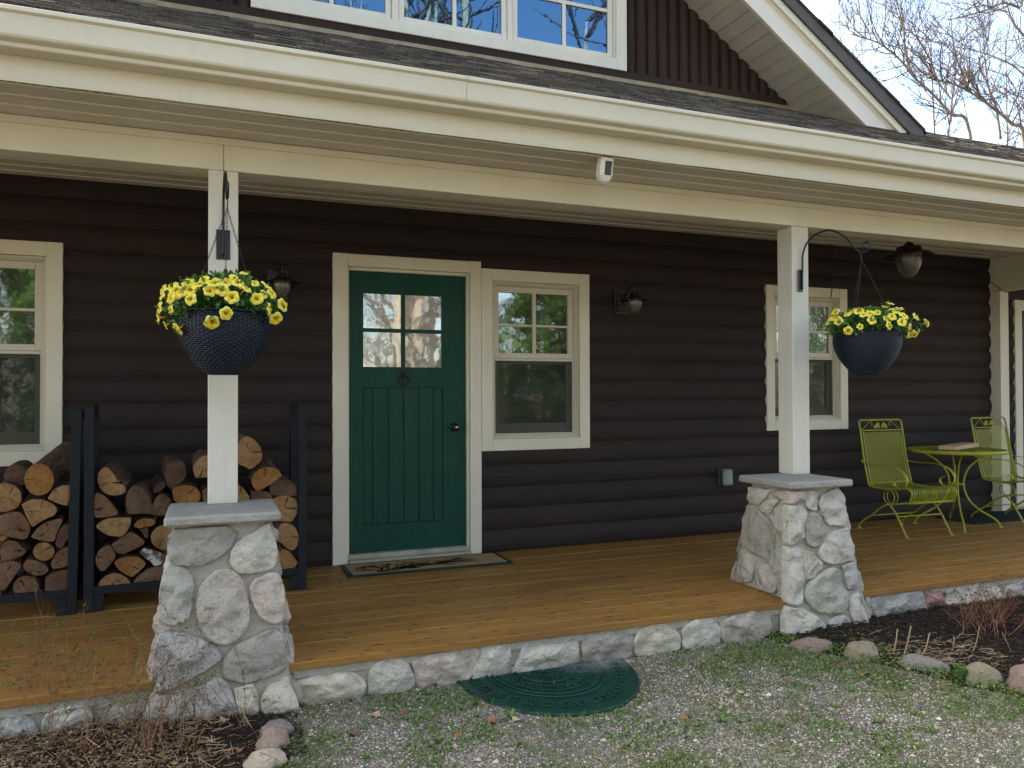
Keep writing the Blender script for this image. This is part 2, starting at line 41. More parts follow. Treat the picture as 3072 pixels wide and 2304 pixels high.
DATA = {'rackdir':[0.998,0.056],'logs':[(0,'t',0,(0.0,0.02),[(-0.429,0.655),(-0.42,0.713),(-0.395,0.738),(-0.365,0.74),(-0.325,0.72),(-0.299,0.683),(-0.299,0.635),(-0.319,0.6),(-0.364,0.583),(-0.404,0.582)]),(0,'b',1,(0,0.0),[(-0.271,0.765),(-0.278,0.738),(-0.295,0.717),(-0.321,0.706),(-0.349,0.708),(-0.374,0.721),(-0.391,0.744),(-0.398,0.771),(-0.392,0.798),(-0.374,0.818),(-0.349,0.829),(-0.321,0.828),(-0.296,0.815),(-0.278,0.792)]),(0,'o',0,(0.1,0.1),[(-0.145,0.747),(-0.152,0.708),(-0.172,0.677),(-0.201,0.661),(-0.233,0.663),(-0.261,0.682),(-0.281,0.715),(-0.288,0.754),(-0.281,0.792),(-0.262,0.823),(-0.234,0.839),(-0.202,0.838),(-0.173,0.819),(-0.153,0.787)]),(0,'t',0,(0,0),[(-0.178,0.643),(-0.149,0.692),(-0.107,0.715),(-0.046,0.708),(-0.059,0.669),(-0.083,0.596),(-0.128,0.615)]),(0,'t',0,(0.03,0),[(-0.299,0.623),(-0.253,0.647),(-0.206,0.644),(-0.154,0.62),(-0.128,0.588),(-0.136,0.552),(-0.19,0.532),(-0.247,0.491),(-0.273,0.55)]),(0,'g',0,(0,0),[(-0.394,0.57),(-0.344,0.584),(-0.304,0.582),(-0.273,0.544),(-0.255,0.5),(-0.26,0.453),(-0.277,0.428),(-0.318,0.437),(-0.364,0.455),(-0.394,0.469),(-0.424,0.478),(-0.424,0.548)]),(0,'g',0,(0,0),[(-0.257,0.438),(-0.226,0.486),(-0.18,0.519),(-0.112,0.532),(-0.099,0.519),(-0.122,0.479),(-0.143,0.404),(-0.19,0.411)]),(0,'b',0,(0,0),[(-0.14,0.389),(-0.127,0.455),(-0.101,0.495),(-0.053,0.498),(-0.056,0.474),(-0.085,0.403),(-0.106,0.365),(-0.127,0.367)]),(0,'o',0,(0,0),[(-0.394,0.464),(-0.359,0.449),(-0.379,0.427),(-0.393,0.407),(-0.418,0.418),(-0.419,0.46)]),(0,'g',0,(0.05,0),[(-0.388,0.416),(-0.353,0.431),(-0.318,0.419),(-0.293,0.384),(-0.272,0.364),(-0.292,0.342),(-0.328,0.325),(-0.363,0.319),(-0.388,0.318),(-0.398,0.37)]),(0,'t',0,(0,0),[(-0.14,0.352),(-0.145,0.33),(-0.16,0.313),(-0.18,0.305),(-0.204,0.307),(-0.224,0.319),(-0.239,0.338),(-0.244,0.361),(-0.239,0.382),(-0.225,0.399),(-0.204,0.407),(-0.181,0.405),(-0.16,0.393),(-0.145,0.374)]),(0,'g',0,(0,0),[(-0.163,0.288),(-0.137,0.34),(-0.106,0.365),(-0.058,0.376),(-0.057,0.285),(-0.084,0.26),(-0.153,0.251)]),(0,'g',0,(0,0),[(-0.29,0.294),(-0.272,0.323),(-0.226,0.312),(-0.179,0.278),(-0.166,0.249),(-0.189,0.228),(-0.23,0.229),(-0.266,0.247),(-0.284,0.27)]),(0,'g',0,(0,0),[(-0.393,0.31),(-0.343,0.323),(-0.295,0.301),(-0.297,0.28),(-0.332,0.227),(-0.372,0.163),(-0.402,0.17),(-0.422,0.242),(-0.418,0.301)]),(0,'g',0,(0.02,0),[(-0.214,0.161),(-0.22,0.134),(-0.237,0.113),(-0.262,0.104),(-0.29,0.107),(-0.315,0.122),(-0.332,0.146),(-0.338,0.175),(-0.332,0.202),(-0.315,0.222),(-0.29,0.232),(-0.263,0.229),(-0.238,0.214),(-0.22,0.19)]),(0,'b',0,(0,0),[(-0.189,0.213),(-0.153,0.236),(-0.063,0.249),(-0.06,0.206),(-0.065,0.106),(-0.105,0.098),(-0.183,0.104)]),(0,'o',0,(0,0),[(-0.417,0.154),(-0.392,0.154),(-0.372,0.131),(-0.375,0.111),(-0.392,0.107),(-0.417,0.11)]),(1,'t',0,(0.03,0.02),[(0.066,0.767),(0.083,0.799),(0.108,0.81),(0.129,0.788),(0.15,0.76),(0.157,0.736),(0.184,0.716),(0.208,0.683),(0.21,0.655),(0.185,0.642),(0.138,0.64),(0.1,0.656),(0.075,0.691),(0.064,0.724)]),(1,'g',0,(0,0),[(0.056,0.663),(0.083,0.659),(0.108,0.637),(0.138,0.597),(0.17,0.552),(0.168,0.533),(0.13,0.526),(0.056,0.522),(0.042,0.565)]),(1,'b',0,(0.05,0),[(0.206,0.612),(0.212,0.655),(0.236,0.692),(0.266,0.7),(0.292,0.679),(0.323,0.634),(0.341,0.584),(0.363,0.525),(0.372,0.509),(0.337,0.526),(0.284,0.53),(0.215,0.532),(0.208,0.564)]),(1,'b',0,(0,0),[(0.341,0.565),(0.354,0.603),(0.385,0.64),(0.416,0.628),(0.447,0.597),(0.434,0.579),(0.425,0.511),(0.372,0.514),(0.345,0.536)]),(1,'b',1,(0,0),[(0.345,0.652),(0.371,0.685),(0.407,0.702),(0.416,0.672),(0.389,0.64),(0.354,0.627)]),(1,'b',1,(0,0),[(0.407,0.746),(0.433,0.808),(0.478,0.819),(0.519,0.81),(0.531,0.73),(0.506,0.692),(0.461,0.675),(0.443,0.646),(0.416,0.687)]),(1,'o',0,(-0.02,0.02),[(0.456,0.597),(0.452,0.67),(0.488,0.678),(0.538,0.681),(0.584,0.659),(0.607,0.622),(0.598,0.583),(0.547,0.562),(0.479,0.576)]),(1,'t',0,(0,0),[(0.56,0.784),(0.579,0.822),(0.615,0.851),(0.662,0.854),(0.695,0.823),(0.7,0.763),(0.676,0.726),(0.616,0.721),(0.574,0.723),(0.563,0.754)]),(1,'g',0,(0,0),[(0.611,0.642),(0.639,0.661),(0.686,0.653),(0.709,0.612),(0.7,0.562),(0.616,0.572)]),(1,'t',0,(0,0),[(0.055,0.475),(0.08,0.501),(0.117,0.518),(0.172,0.518),(0.239,0.514),(0.232,0.466),(0.215,0.434),(0.181,0.401),(0.168,0.412),(0.13,0.415),(0.101,0.433),(0.071,0.459)]),(1,'o',0,(0,0),[(0.245,0.461),(0.267,0.493),(0.302,0.502),(0.346,0.497),(0.365,0.474),(0.346,0.458),(0.311,0.451),(0.276,0.446)]),(1,'b',0,(0,0),[(0.28,0.441),(0.324,0.445),(0.324,0.385),(0.311,0.388),(0.289,0.419)]),(1,'t',0,(0,0),[(0.335,0.401),(0.354,0.438),(0.39,0.46),(0.434,0.447),(0.479,0.424),(0.489,0.364),(0.453,0.323),(0.412,0.308),(0.372,0.325),(0.342,0.357)]),(1,'g',0,(0,0),[(0.133,0.365),(0.168,0.385),(0.198,0.412),(0.233,0.433),(0.258,0.414),(0.311,0.369),(0.302,0.35),(0.259,0.33),(0.203,0.306),(0.165,0.307),(0.143,0.34)]),(1,'g',0,(0,0),[(0.055,0.296),(0.068,0.332),(0.093,0.358),(0.122,0.365),(0.143,0.345),(0.16,0.296),(0.135,0.26),(0.106,0.225),(0.085,0.22),(0.062,0.257)]),(1,'o',0,(0,0),[(0.148,0.268),(0.177,0.287),(0.224,0.292),(0.276,0.285),(0.302,0.263),(0.316,0.243),(0.285,0.207),(0.242,0.171),(0.208,0.191),(0.165,0.229)]),(1,'w',0,(0,0),[(0.276,0.314),(0.302,0.336),(0.337,0.323),(0.372,0.31),(0.426,0.281),(0.417,0.253),(0.39,0.231),(0.355,0.225),(0.342,0.25),(0.302,0.283)]),(1,'o',0,(0,0),[(0.408,0.249),(0.435,0.271),(0.471,0.243),(0.444,0.221)]),(1,'t',0,(0,0),[(0.066,0.135),(0.077,0.166),(0.11,0.196),(0.148,0.207),(0.19,0.193),(0.225,0.161),(0.236,0.136),(0.174,0.133)]),(1,'g',0,(0,0),[(0.244,0.139),(0.268,0.175),(0.324,0.213),(0.39,0.224),(0.435,0.217),(0.458,0.146),(0.413,0.132),(0.347,0.138)]),(1,'t',0,(0,0),[(0.818,0.928),(0.853,0.966),(0.899,0.947),(0.94,0.9),(0.956,0.845),(0.946,0.802),(0.882,0.753),(0.853,0.776),(0.813,0.789),(0.796,0.862)]),(1,'o',0,(0.0,0.05),[(0.888,0.689),(0.905,0.737),(0.946,0.762),(0.993,0.77),(1.04,0.758),(1.073,0.711),(1.017,0.67),(0.958,0.637),(0.926,0.616),(0.897,0.652)]),(1,'b',0,(0,0),[(0.996,0.647),(1.017,0.676),(1.058,0.687),(1.112,0.681),(1.158,0.645),(1.158,0.582),(1.076,0.587),(1.017,0.591),(0.996,0.604)]),(1,'t',0,(0,0),[(1.017,0.572),(1.041,0.586),(1.1,0.589),(1.149,0.564),(1.167,0.52),(1.161,0.477),(1.131,0.423),(1.065,0.428),(1.005,0.462),(0.993,0.525)]),(1,'t',0,(0,0),[(1.014,0.364),(1.041,0.386),(1.065,0.424),(1.1,0.422),(1.143,0.397),(1.17,0.339),(1.161,0.278),(1.134,0.244),(1.089,0.268),(1.059,0.305),(1.026,0.314)]),(1,'o',0,(0,0),[(1.047,0.137),(1.044,0.22),(1.071,0.267),(1.113,0.245),(1.167,0.166),(1.137,0.134),(1.089,0.133),(1.005,0.141)]),(1,'t',0,(0,0),[(0.756,0.66),(0.813,0.675),(0.847,0.643),(0.879,0.592),(0.879,0.556),(0.785,0.55)]),(1,'b',0,(0,0),[(0.885,0.628),(0.987,0.617),(1.017,0.584),(1.011,0.548),(0.888,0.555)])],'stL':[('g','F',[(-0.22,0.582),(-0.205,0.62),(-0.109,0.627),(0.019,0.626),(0.058,0.583),(0.032,0.531),(-0.013,0.495),(-0.077,0.464),(-0.158,0.467),(-0.213,0.478),(-0.226,0.531)]),('w','F',[(0.025,0.472),(0.032,0.518),(0.071,0.562),(0.15,0.604),(0.197,0.628),(0.203,0.587),(0.223,0.538),(0.229,0.496),(0.215,0.423),(0.162,0.414),(0.07,0.412),(0.032,0.445)]),('n','F',[(-0.255,0.404),(-0.228,0.473),(-0.182,0.47),(-0.145,0.446),(-0.121,0.399),(-0.126,0.303),(-0.144,0.24),(-0.186,0.223),(-0.235,0.222),(-0.256,0.265),(-0.26,0.341)]),('s','F',[(-0.113,0.301),(-0.101,0.365),(-0.064,0.413),(-0.007,0.445),(0.038,0.431),(0.077,0.388),(0.102,0.306),(0.108,0.22),(0.089,0.157),(0.031,0.122),(-0.019,0.121),(-0.069,0.156),(-0.101,0.217)]),('p','F',[(0.106,0.346),(0.129,0.383),(0.188,0.405),(0.228,0.405),(0.254,0.346),(0.26,0.265),(0.246,0.186),(0.199,0.188),(0.154,0.216),(0.121,0.278)]),('b','F',[(-0.27,0.172),(-0.241,0.207),(-0.186,0.194),(-0.119,0.168),(-0.044,0.121),(-0.007,0.078),(-0.013,0.054),(-0.094,0.013),(-0.154,-0.017),(-0.214,-0.033),(-0.267,-0.048),(-0.271,0.036),(-0.269,0.11)]),('g','F',[(-0.001,0.046),(0.031,0.099),(0.095,0.131),(0.186,0.16),(0.226,0.165),(0.255,0.112),(0.264,0.032),(0.257,-0.019),(0.191,-0.036),(0.094,-0.053),(0.031,-0.035),(-0.004,-0.005)]),('v','F',[(-0.296,-0.101),(-0.267,-0.054),(-0.196,-0.06),(-0.154,-0.079),(-0.124,-0.114),(-0.123,-0.176),(-0.165,-0.23),(-0.242,-0.243),(-0.3,-0.209)]),('b','F',[(-0.112,-0.06),(-0.075,-0.027),(-0.026,-0.015),(0.018,-0.039),(0.037,-0.099),(0.059,-0.159),(0.049,-0.226),(-0.007,-0.267),(-0.074,-0.269),(-0.114,-0.232),(-0.114,-0.121)]),('c','F',[(0.043,-0.068),(0.12,-0.053),(0.139,-0.113),(0.144,-0.184),(0.106,-0.194),(0.068,-0.185),(0.049,-0.12)]),('c','F',[(0.158,-0.109),(0.197,-0.07),(0.27,-0.05),(0.289,-0.101),(0.311,-0.169),(0.307,-0.214),(0.209,-0.212),(0.157,-0.186),(0.151,-0.134)])],'stR':[('p','F',[(-0.214,0.629),(-0.093,0.624),(-0.104,0.569),(-0.16,0.554),(-0.224,0.551)]),('w','F',[(-0.09,0.62),(-0.036,0.623),(-0.005,0.588),(-0.014,0.541),(-0.04,0.501),(-0.095,0.521),(-0.099,0.566)]),('w','F',[(-0.008,0.54),(0.022,0.587),(0.108,0.618),(0.168,0.625),(0.195,0.585),(0.2,0.501),(0.193,0.411),(0.161,0.399),(0.059,0.413),(0.022,0.47)]),('w','F',[(-0.237,0.54),(-0.128,0.534),(-0.103,0.511),(-0.122,0.424),(-0.14,0.358),(-0.193,0.321),(-0.245,0.315),(-0.267,0.317)]),('g','F',[(-0.101,0.477),(-0.054,0.498),(-0.003,0.478),(0.019,0.415),(0.022,0.347),(-0.012,0.302),(-0.066,0.291),(-0.116,0.309),(-0.132,0.337)]),('w','F',[(0.035,0.346),(0.116,0.375),(0.206,0.39),(0.216,0.34),(0.218,0.264),(0.207,0.193),(0.133,0.185),(0.042,0.184),(-0.025,0.208),(-0.047,0.257),(-0.031,0.289)]),('w','F',[(-0.277,0.304),(-0.17,0.296),(-0.167,0.226),(-0.176,0.134),(-0.193,0.043),(-0.211,-0.02),(-0.266,-0.022),(-0.319,-0.007)]),('s','F',[(-0.165,0.286),(-0.097,0.261),(-0.026,0.201),(-0.051,0.157),(-0.1,0.121),(-0.167,0.103),(-0.167,0.199)]),('n','F',[(-0.189,0.043),(-0.119,0.109),(-0.016,0.154),(0.067,0.168),(0.098,0.137),(0.116,0.075),(0.149,-0.002),(0.128,-0.074),(0.071,-0.095),(-0.044,-0.093),(-0.11,-0.07),(-0.178,-0.004)]),('b','F',[(0.128,0.169),(0.225,0.19),(0.239,0.132),(0.235,0.037),(0.207,0.023),(0.145,0.032),(0.139,0.107)]),('w','F',[(0.151,-0.016),(0.223,0.003),(0.244,-0.038),(0.266,-0.128),(0.263,-0.202),(0.179,-0.209),(0.156,-0.13),(0.144,-0.062)]),('b','F',[(-0.038,-0.143),(0.024,-0.11),(0.087,-0.11),(0.128,-0.134),(0.141,-0.195),(0.061,-0.216),(-0.018,-0.217),(-0.038,-0.176)]),('w','F',[(-0.324,-0.025),(-0.194,-0.052),(-0.114,-0.096),(-0.053,-0.154),(-0.052,-0.207),(-0.15,-0.228),(-0.238,-0.244),(-0.353,-0.237)]),('w','L',[(0.19,0.61),(0.084,0.618),(-0.005,0.61),(0.019,0.557),(0.071,0.508),(0.168,0.516),(0.188,0.565)]),('w','L',[(0.069,0.496),(0.017,0.546),(-0.054,0.567),(-0.102,0.561),(-0.062,0.517),(-0.018,0.465),(0.037,0.472)]),('p','L',[(-0.026,0.606),(-0.193,0.626),(-0.205,0.549),(-0.118,0.553),(-0.092,0.591)]),('g','L',[(0.193,0.461),(0.165,0.502),(0.084,0.49),(0.023,0.449),(-0.043,0.437),(-0.079,0.379),(-0.089,0.283),(-0.063,0.191),(0.036,0.203),(0.199,0.231),(0.21,0.295),(0.201,0.408)]),('s','L',[(-0.061,0.489),(-0.091,0.528),(-0.192,0.536),(-0.227,0.311),(-0.165,0.324),(-0.091,0.367),(-0.065,0.433)]),('n','L',[(0.196,0.217),(0.14,0.223),(0.067,0.19),(0.057,0.099),(0.073,0.031),(0.183,0.01),(0.203,0.054),(0.202,0.149)]),('s','L',[(0.037,0.146),(-0.023,0.172),(-0.077,0.166),(-0.128,0.111),(-0.177,0.06),(-0.144,0.011),(-0.028,0.012),(0.041,0.038),(0.048,0.08)]),('b','L',[(-0.081,0.205),(-0.103,0.265),(-0.178,0.306),(-0.222,0.297),(-0.271,-0.015),(-0.205,0.006),(-0.164,0.077),(-0.093,0.131)]),('w','L',[(-0.228,-0.043),(-0.269,-0.036),(-0.301,-0.242),(-0.273,-0.237),(-0.225,-0.184),(-0.222,-0.098)])],'skirt':[('c',[(0.451,-0.094),(0.578,-0.076),(0.705,-0.086),(0.769,-0.138),(0.747,-0.21),(0.578,-0.217),(0.475,-0.191)]),('w',[(0.781,-0.106),(0.814,-0.053),(0.895,-0.041),(0.962,-0.068),(1.003,-0.151),(0.999,-0.194),(0.873,-0.22),(0.785,-0.2)]),('p',[(0.996,-0.069),(1.068,-0.049),(1.311,-0.045),(1.327,-0.074),(1.295,-0.168),(1.247,-0.203),(1.03,-0.195),(1.007,-0.122)]),('w',[(1.295,-0.161),(1.351,-0.046),(1.458,-0.036),(1.495,-0.056),(1.491,-0.117),(1.466,-0.199),(1.303,-0.203)]),('w',[(1.524,-0.16),(1.575,-0.058),(1.651,-0.04),(1.799,-0.05),(1.869,-0.086),(1.865,-0.189),(1.754,-0.195),(1.54,-0.205),(1.515,-0.19)]),('g',[(1.9,-0.154),(1.901,-0.05),(1.951,-0.031),(2.181,-0.054),(2.202,-0.085),(2.181,-0.197),(2.023,-0.197),(1.905,-0.19)]),('c',[(2.205,-0.126),(2.238,-0.064),(2.315,-0.044),(2.422,-0.047),(2.491,-0.11),(2.496,-0.178),(2.451,-0.211),(2.228,-0.195)]),('w',[(2.513,-0.087),(2.574,-0.043),(2.706,-0.049),(2.753,-0.097),(2.757,-0.223),(2.552,-0.21),(2.513,-0.18)]),('v',[(2.763,-0.081),(2.821,-0.053),(2.981,-0.035),(3.101,-0.061),(3.112,-0.12),(3.1,-0.207),(2.926,-0.209),(2.809,-0.208),(2.768,-0.159)]),('p',[(3.816,-0.041),(3.862,-0.04),(3.874,-0.162),(3.838,-0.161)]),('b',[(3.873,-0.052),(3.968,-0.047),(4.283,-0.049),(4.323,-0.121),(4.354,-0.19),(4.201,-0.185),(3.967,-0.186),(3.891,-0.163),(3.872,-0.104)]),('r',[(4.311,-0.051),(4.513,-0.056),(4.503,-0.127),(4.507,-0.2),(4.371,-0.194),(4.323,-0.115)]),('w',[(4.521,-0.075),(4.614,-0.059),(4.842,-0.059),(4.854,-0.113),(4.848,-0.217),(4.654,-0.215),(4.511,-0.2)]),('w',[(4.859,-0.07),(4.961,-0.073),(5.053,-0.151),(5.057,-0.233),(4.958,-0.222),(4.857,-0.193)]),('v',[(5.063,-0.089),(5.187,-0.082),(5.279,-0.077),(5.277,-0.211),(5.139,-0.216),(5.062,-0.177)]),('b',[(-0.688,-0.107),(-0.661,-0.073),(-0.609,-0.076),(-0.576,-0.103),(-0.557,-0.149),(-0.595,-0.181),(-0.678,-0.184),(-0.706,-0.136)]),('w',[(-0.543,-0.13),(-0.529,-0.088),(-0.452,-0.067),(-0.383,-0.072),(-0.363,-0.125),(-0.382,-0.2),(-0.538,-0.185)]),('g',[(-0.353,-0.087),(-0.278,-0.071),(-0.17,-0.069),(-0.154,-0.112),(-0.17,-0.189),(-0.272,-0.195),(-0.343,-0.184)])],'f1':[[0.078,-0.109,0.142,0.221,-0.349,0.911],[-0.079,-0.187,0.093,-0.256,-0.688,0.679],[-0.038,-0.205,0.084,-0.127,-0.769,0.627],[-0.0,-0.207,0.086,-0.001,-0.772,0.636],[0.039,-0.19,0.101,0.123,-0.68,0.723],[0.051,-0.201,0.086,0.169,-0.749,0.641],[0.118,-0.166,0.094,0.384,-0.611,0.692],[0.165,-0.131,0.09,0.55,-0.494,0.673],[-0.104,-0.195,0.072,-0.355,-0.754,0.552],[-0.133,-0.189,0.055,-0.476,-0.763,0.438],[-0.184,-0.153,0.046,-0.675,-0.632,0.38],[-0.202,-0.143,0.024,-0.765,-0.611,0.202],[-0.238,-0.069,0.037,-0.901,-0.295,0.319],[-0.237,-0.028,0.07,-0.828,-0.11,0.55],[-0.201,-0.111,0.07,-0.708,-0.44,0.552],[-0.139,-0.165,0.082,-0.469,-0.627,0.622],[-0.128,-0.206,0.015,-0.477,-0.869,0.127],[-0.249,-0.052,-0.008,-0.97,-0.231,-0.071],[-0.227,-0.031,-0.075,-0.797,-0.122,-0.591],[-0.178,-0.106,-0.096,-0.585,-0.391,-0.71],[0.002,-0.234,-0.039,0.008,-0.948,-0.317],[-0.051,-0.211,-0.074,-0.171,-0.808,-0.564],[0.027,-0.236,0.026,0.1,-0.971,0.217],[0.127,-0.205,0.027,0.468,-0.855,0.226],[0.152,-0.18,0.049,0.548,-0.733,0.402],[0.186,-0.142,0.058,0.669,-0.574,0.472],[0.17,-0.178,-0.008,0.645,-0.761,-0.07],[0.234,-0.093,0.018,0.902,-0.404,0.152],[0.206,-0.128,-0.042,0.768,-0.539,-0.347],[-0.256,-0.005,-0.043,-0.936,-0.02,-0.351],[-0.202,-0.143,-0.024,-0.764,-0.611,-0.204],[-0.161,-0.174,0.047,-0.586,-0.713,0.386],[0.077,-0.208,0.067,0.265,-0.81,0.523],[-0.061,-0.223,0.048,-0.216,-0.896,0.388],[-0.011,-0.227,0.056,-0.037,-0.898,0.439]],'f2':[[0.035,-0.089,0.119,0.067,-0.213,0.975],[0.047,-0.11,0.136,0.077,-0.23,0.97],[0.094,-0.133,0.103,0.195,-0.347,0.917],[0.171,-0.181,0.057,0.453,-0.607,0.653],[0.038,-0.217,0.053,0.106,-0.764,0.636],[-0.055,-0.219,0.046,-0.158,-0.803,0.575],[-0.1,-0.214,0.034,-0.309,-0.833,0.458],[-0.001,-0.239,0.014,-0.004,-0.98,0.199],[0.062,-0.232,-0.012,0.204,-0.965,-0.167],[0.196,-0.166,-0.035,0.602,-0.646,-0.47],[0.109,-0.204,-0.044,0.321,-0.762,-0.562],[-0.091,-0.226,-0.005,-0.302,-0.951,-0.072],[-0.218,-0.14,-0.009,-0.769,-0.625,-0.134],[-0.248,-0.082,-0.026,-0.849,-0.356,-0.39],[-0.171,-0.18,0.025,-0.564,-0.749,0.349],[-0.156,-0.152,0.067,-0.411,-0.508,0.757],[-0.173,-0.093,0.086,-0.407,-0.275,0.871],[-0.192,-0.065,0.085,-0.456,-0.194,0.869],[-0.225,-0.051,0.067,-0.605,-0.172,0.777],[-0.261,-0.021,0.032,-0.879,-0.088,0.469],[-0.246,0.072,0.037,-0.8,0.298,0.521],[0.221,-0.213,0.02,0.615,-0.753,0.235],[-0.247,0.022,0.051,-0.745,0.083,0.662],[-0.183,-0.138,0.06,-0.505,-0.482,0.716],[-0.114,-0.17,0.073,-0.285,-0.539,0.793],[0.003,-0.184,0.083,0.007,-0.544,0.839]],'P':{'rocksR':[('g',[3.198,-2.237,-0.2],0.22,0.1,0.07,'flat'),('s',[3.307,-2.45,-0.2],0.16,0.11,0.09,''),('g',[3.422,-2.653,-0.2],0.2,0.09,0.07,''),('n',[3.52,-2.882,-0.2],0.15,0.13,0.12,''),('v',[3.58,-3.068,-0.2],0.2,0.16,0.15,'')],'shrub':[4.187,-2.48,-0.2],'stalk':[3.51,-2.481,-0.2],'mulch1':[3.756,-2.031,-0.2],'mulch2':[5.06,-2.057,-0.2],'mulch3':[3.424,-2.115,-0.2],'mulch4':[3.996,-2.801,-0.2],'dand':[[2.132,-2.796,-0.2],[2.344,-2.913,-0.2],[2.916,-2.723,-0.2],[2.956,-3.04,-0.2],[2.571,-3.232,-0.2],[3.538,-3.091,-0.2],[3.018,-2.844,-0.2],[3.441,-2.871,-0.2],[2.694,-2.846,-0.2],[2.872,-3.203,-0.2],[2.743,-3.04,-0.2],[1.529,-1.894,-0.2],[1.309,-2.416,-0.2],[1.131,-2.257,-0.2],[1.04,-2.032,-0.2],[0.654,-2.55,-0.2],[0.945,-2.525,-0.2],[1.166,-2.359,-0.2],[1.259,-2.665,-0.2],[1.618,-2.852,-0.2],[0.633,-2.325,-0.2]],'leaf':[[3.102,-2.304,-0.2],[3.233,-2.47,-0.2],[3.11,-2.469,-0.2],[3.127,-2.593,-0.2],[3.063,-2.114,-0.2],[2.713,-2.526,-0.2],[2.737,-2.092,-0.2],[3.178,-2.723,-0.2],[2.484,-2.169,-0.2],[2.003,-2.711,-0.2],[2.413,-2.582,-0.2],[3.633,-2.948,-0.2],[4.052,-2.277,-0.2],[4.055,-1.949,-0.2],[0.888,-2.011,-0.2],[0.768,-1.903,-0.2],[0.775,-2.194,-0.2],[0.907,-2.186,-0.2],[1.099,-1.943,-0.2],[1.302,-1.872,-0.2],[1.193,-2.246,-0.2],[1.219,-2.439,-0.2],[1.316,-2.453,-0.2],[0.643,-2.337,-0.2],[1.043,-2.504,-0.2],[1.91,-1.864,-0.2],[0.692,-1.971,-0.2]],'leafL':[[0.158,-2.352,-0.2],[0.146,-2.051,-0.2],[0.057,-2.257,-0.2],[-0.117,-2.296,-0.2],[-0.242,-1.975,-0.2],[0.021,-2.141,-0.2],[0.203,-2.357,-0.2]],'dead':[[-0.673,-1.849,-0.2],[-0.617,-1.887,-0.2],[-0.47,-1.837,-0.2],[-0.34,-2.012,-0.2],[-0.241,-1.796,-0.2],[-0.158,-2.171,-0.2],[-0.033,-2.074,-0.2],[-0.09,-2.198,-0.2],[-0.139,-2.287,-0.2],[0.018,-2.283,-0.2],[0.21,-2.14,-0.2],[-0.5,-2.09,-0.2],[-0.384,-2.163,-0.2]],'rocksL':[('s',[0.335,-2.368,-0.2]),('c',[0.296,-2.512,-0.2])],'limbs':[(0.09,[[28.234,14.0,10.464],[27.542,14.0,11.126],[26.578,14.0,11.569],[25.715,14.0,11.9],[24.716,14.0,12.146],[23.74,14.0,12.168]]),(0.07,[[25.383,14.0,10.52],[24.473,14.0,11.068],[23.585,14.0,11.657],[22.716,14.0,12.125],[22.15,14.0,12.573],[21.521,14.0,12.898],[20.969,14.0,13.07],[19.888,14.0,13.15]]),(0.05,[[28.338,15.0,10.961],[28.102,15.0,12.121],[27.695,15.0,12.895],[27.542,15.0,13.819],[27.472,15.0,14.694],[27.318,15.0,15.436]]),(0.045,[[22.574,14.0,12.211],[22.299,14.0,13.13],[22.236,14.0,13.76],[22.031,14.0,14.364],[21.896,14.0,14.871]]),(0.06,[[25.766,12.0,13.839],[25.168,12.0,14.044],[24.431,12.0,14.063],[23.704,12.0,13.727],[22.992,12.0,13.448],[21.885,12.0,13.052]]),(0.03,[[23.527,18.0,14.41],[23.378,18.0,15.313],[23.349,18.0,16.234],[23.319,18.0,17.156]]),(0.025,[[24.567,18.0,13.946],[24.5,18.0,15.187],[24.432,18.0,16.302],[24.282,18.0,17.4]]),(0.035,[[23.74,14.0,12.168],[23.527,14.0,12.788],[22.951,14.0,13.452],[22.739,14.0,13.847]]),(0.05,[[29.962,15.0,15.049],[29.183,15.0,15.523],[28.846,15.0,16.067],[28.684,15.0,16.638]]),(0.04,[[31.388,16.0,14.057],[30.661,16.0,14.457],[29.675,16.0,14.682],[28.363,16.0,14.783],[27.09,16.0,14.761],[26.509,16.0,14.786]])]}}
def tag(o, label=None, cat=None, group=None, kind=None):
    if label: o['label'] = label
    if cat: o['category'] = cat
    if group: o['group'] = group
    if kind: o['kind'] = kind
    return o
def empty(name, loc, label, cat, group=None, rz=0):
    o = bpy.data.objects.new(name, None); o.empty_display_size = .1; S.collection.objects.link(o)
    o.location = loc; o.rotation_euler = (0, 0, rz); return tag(o, label, cat, group)
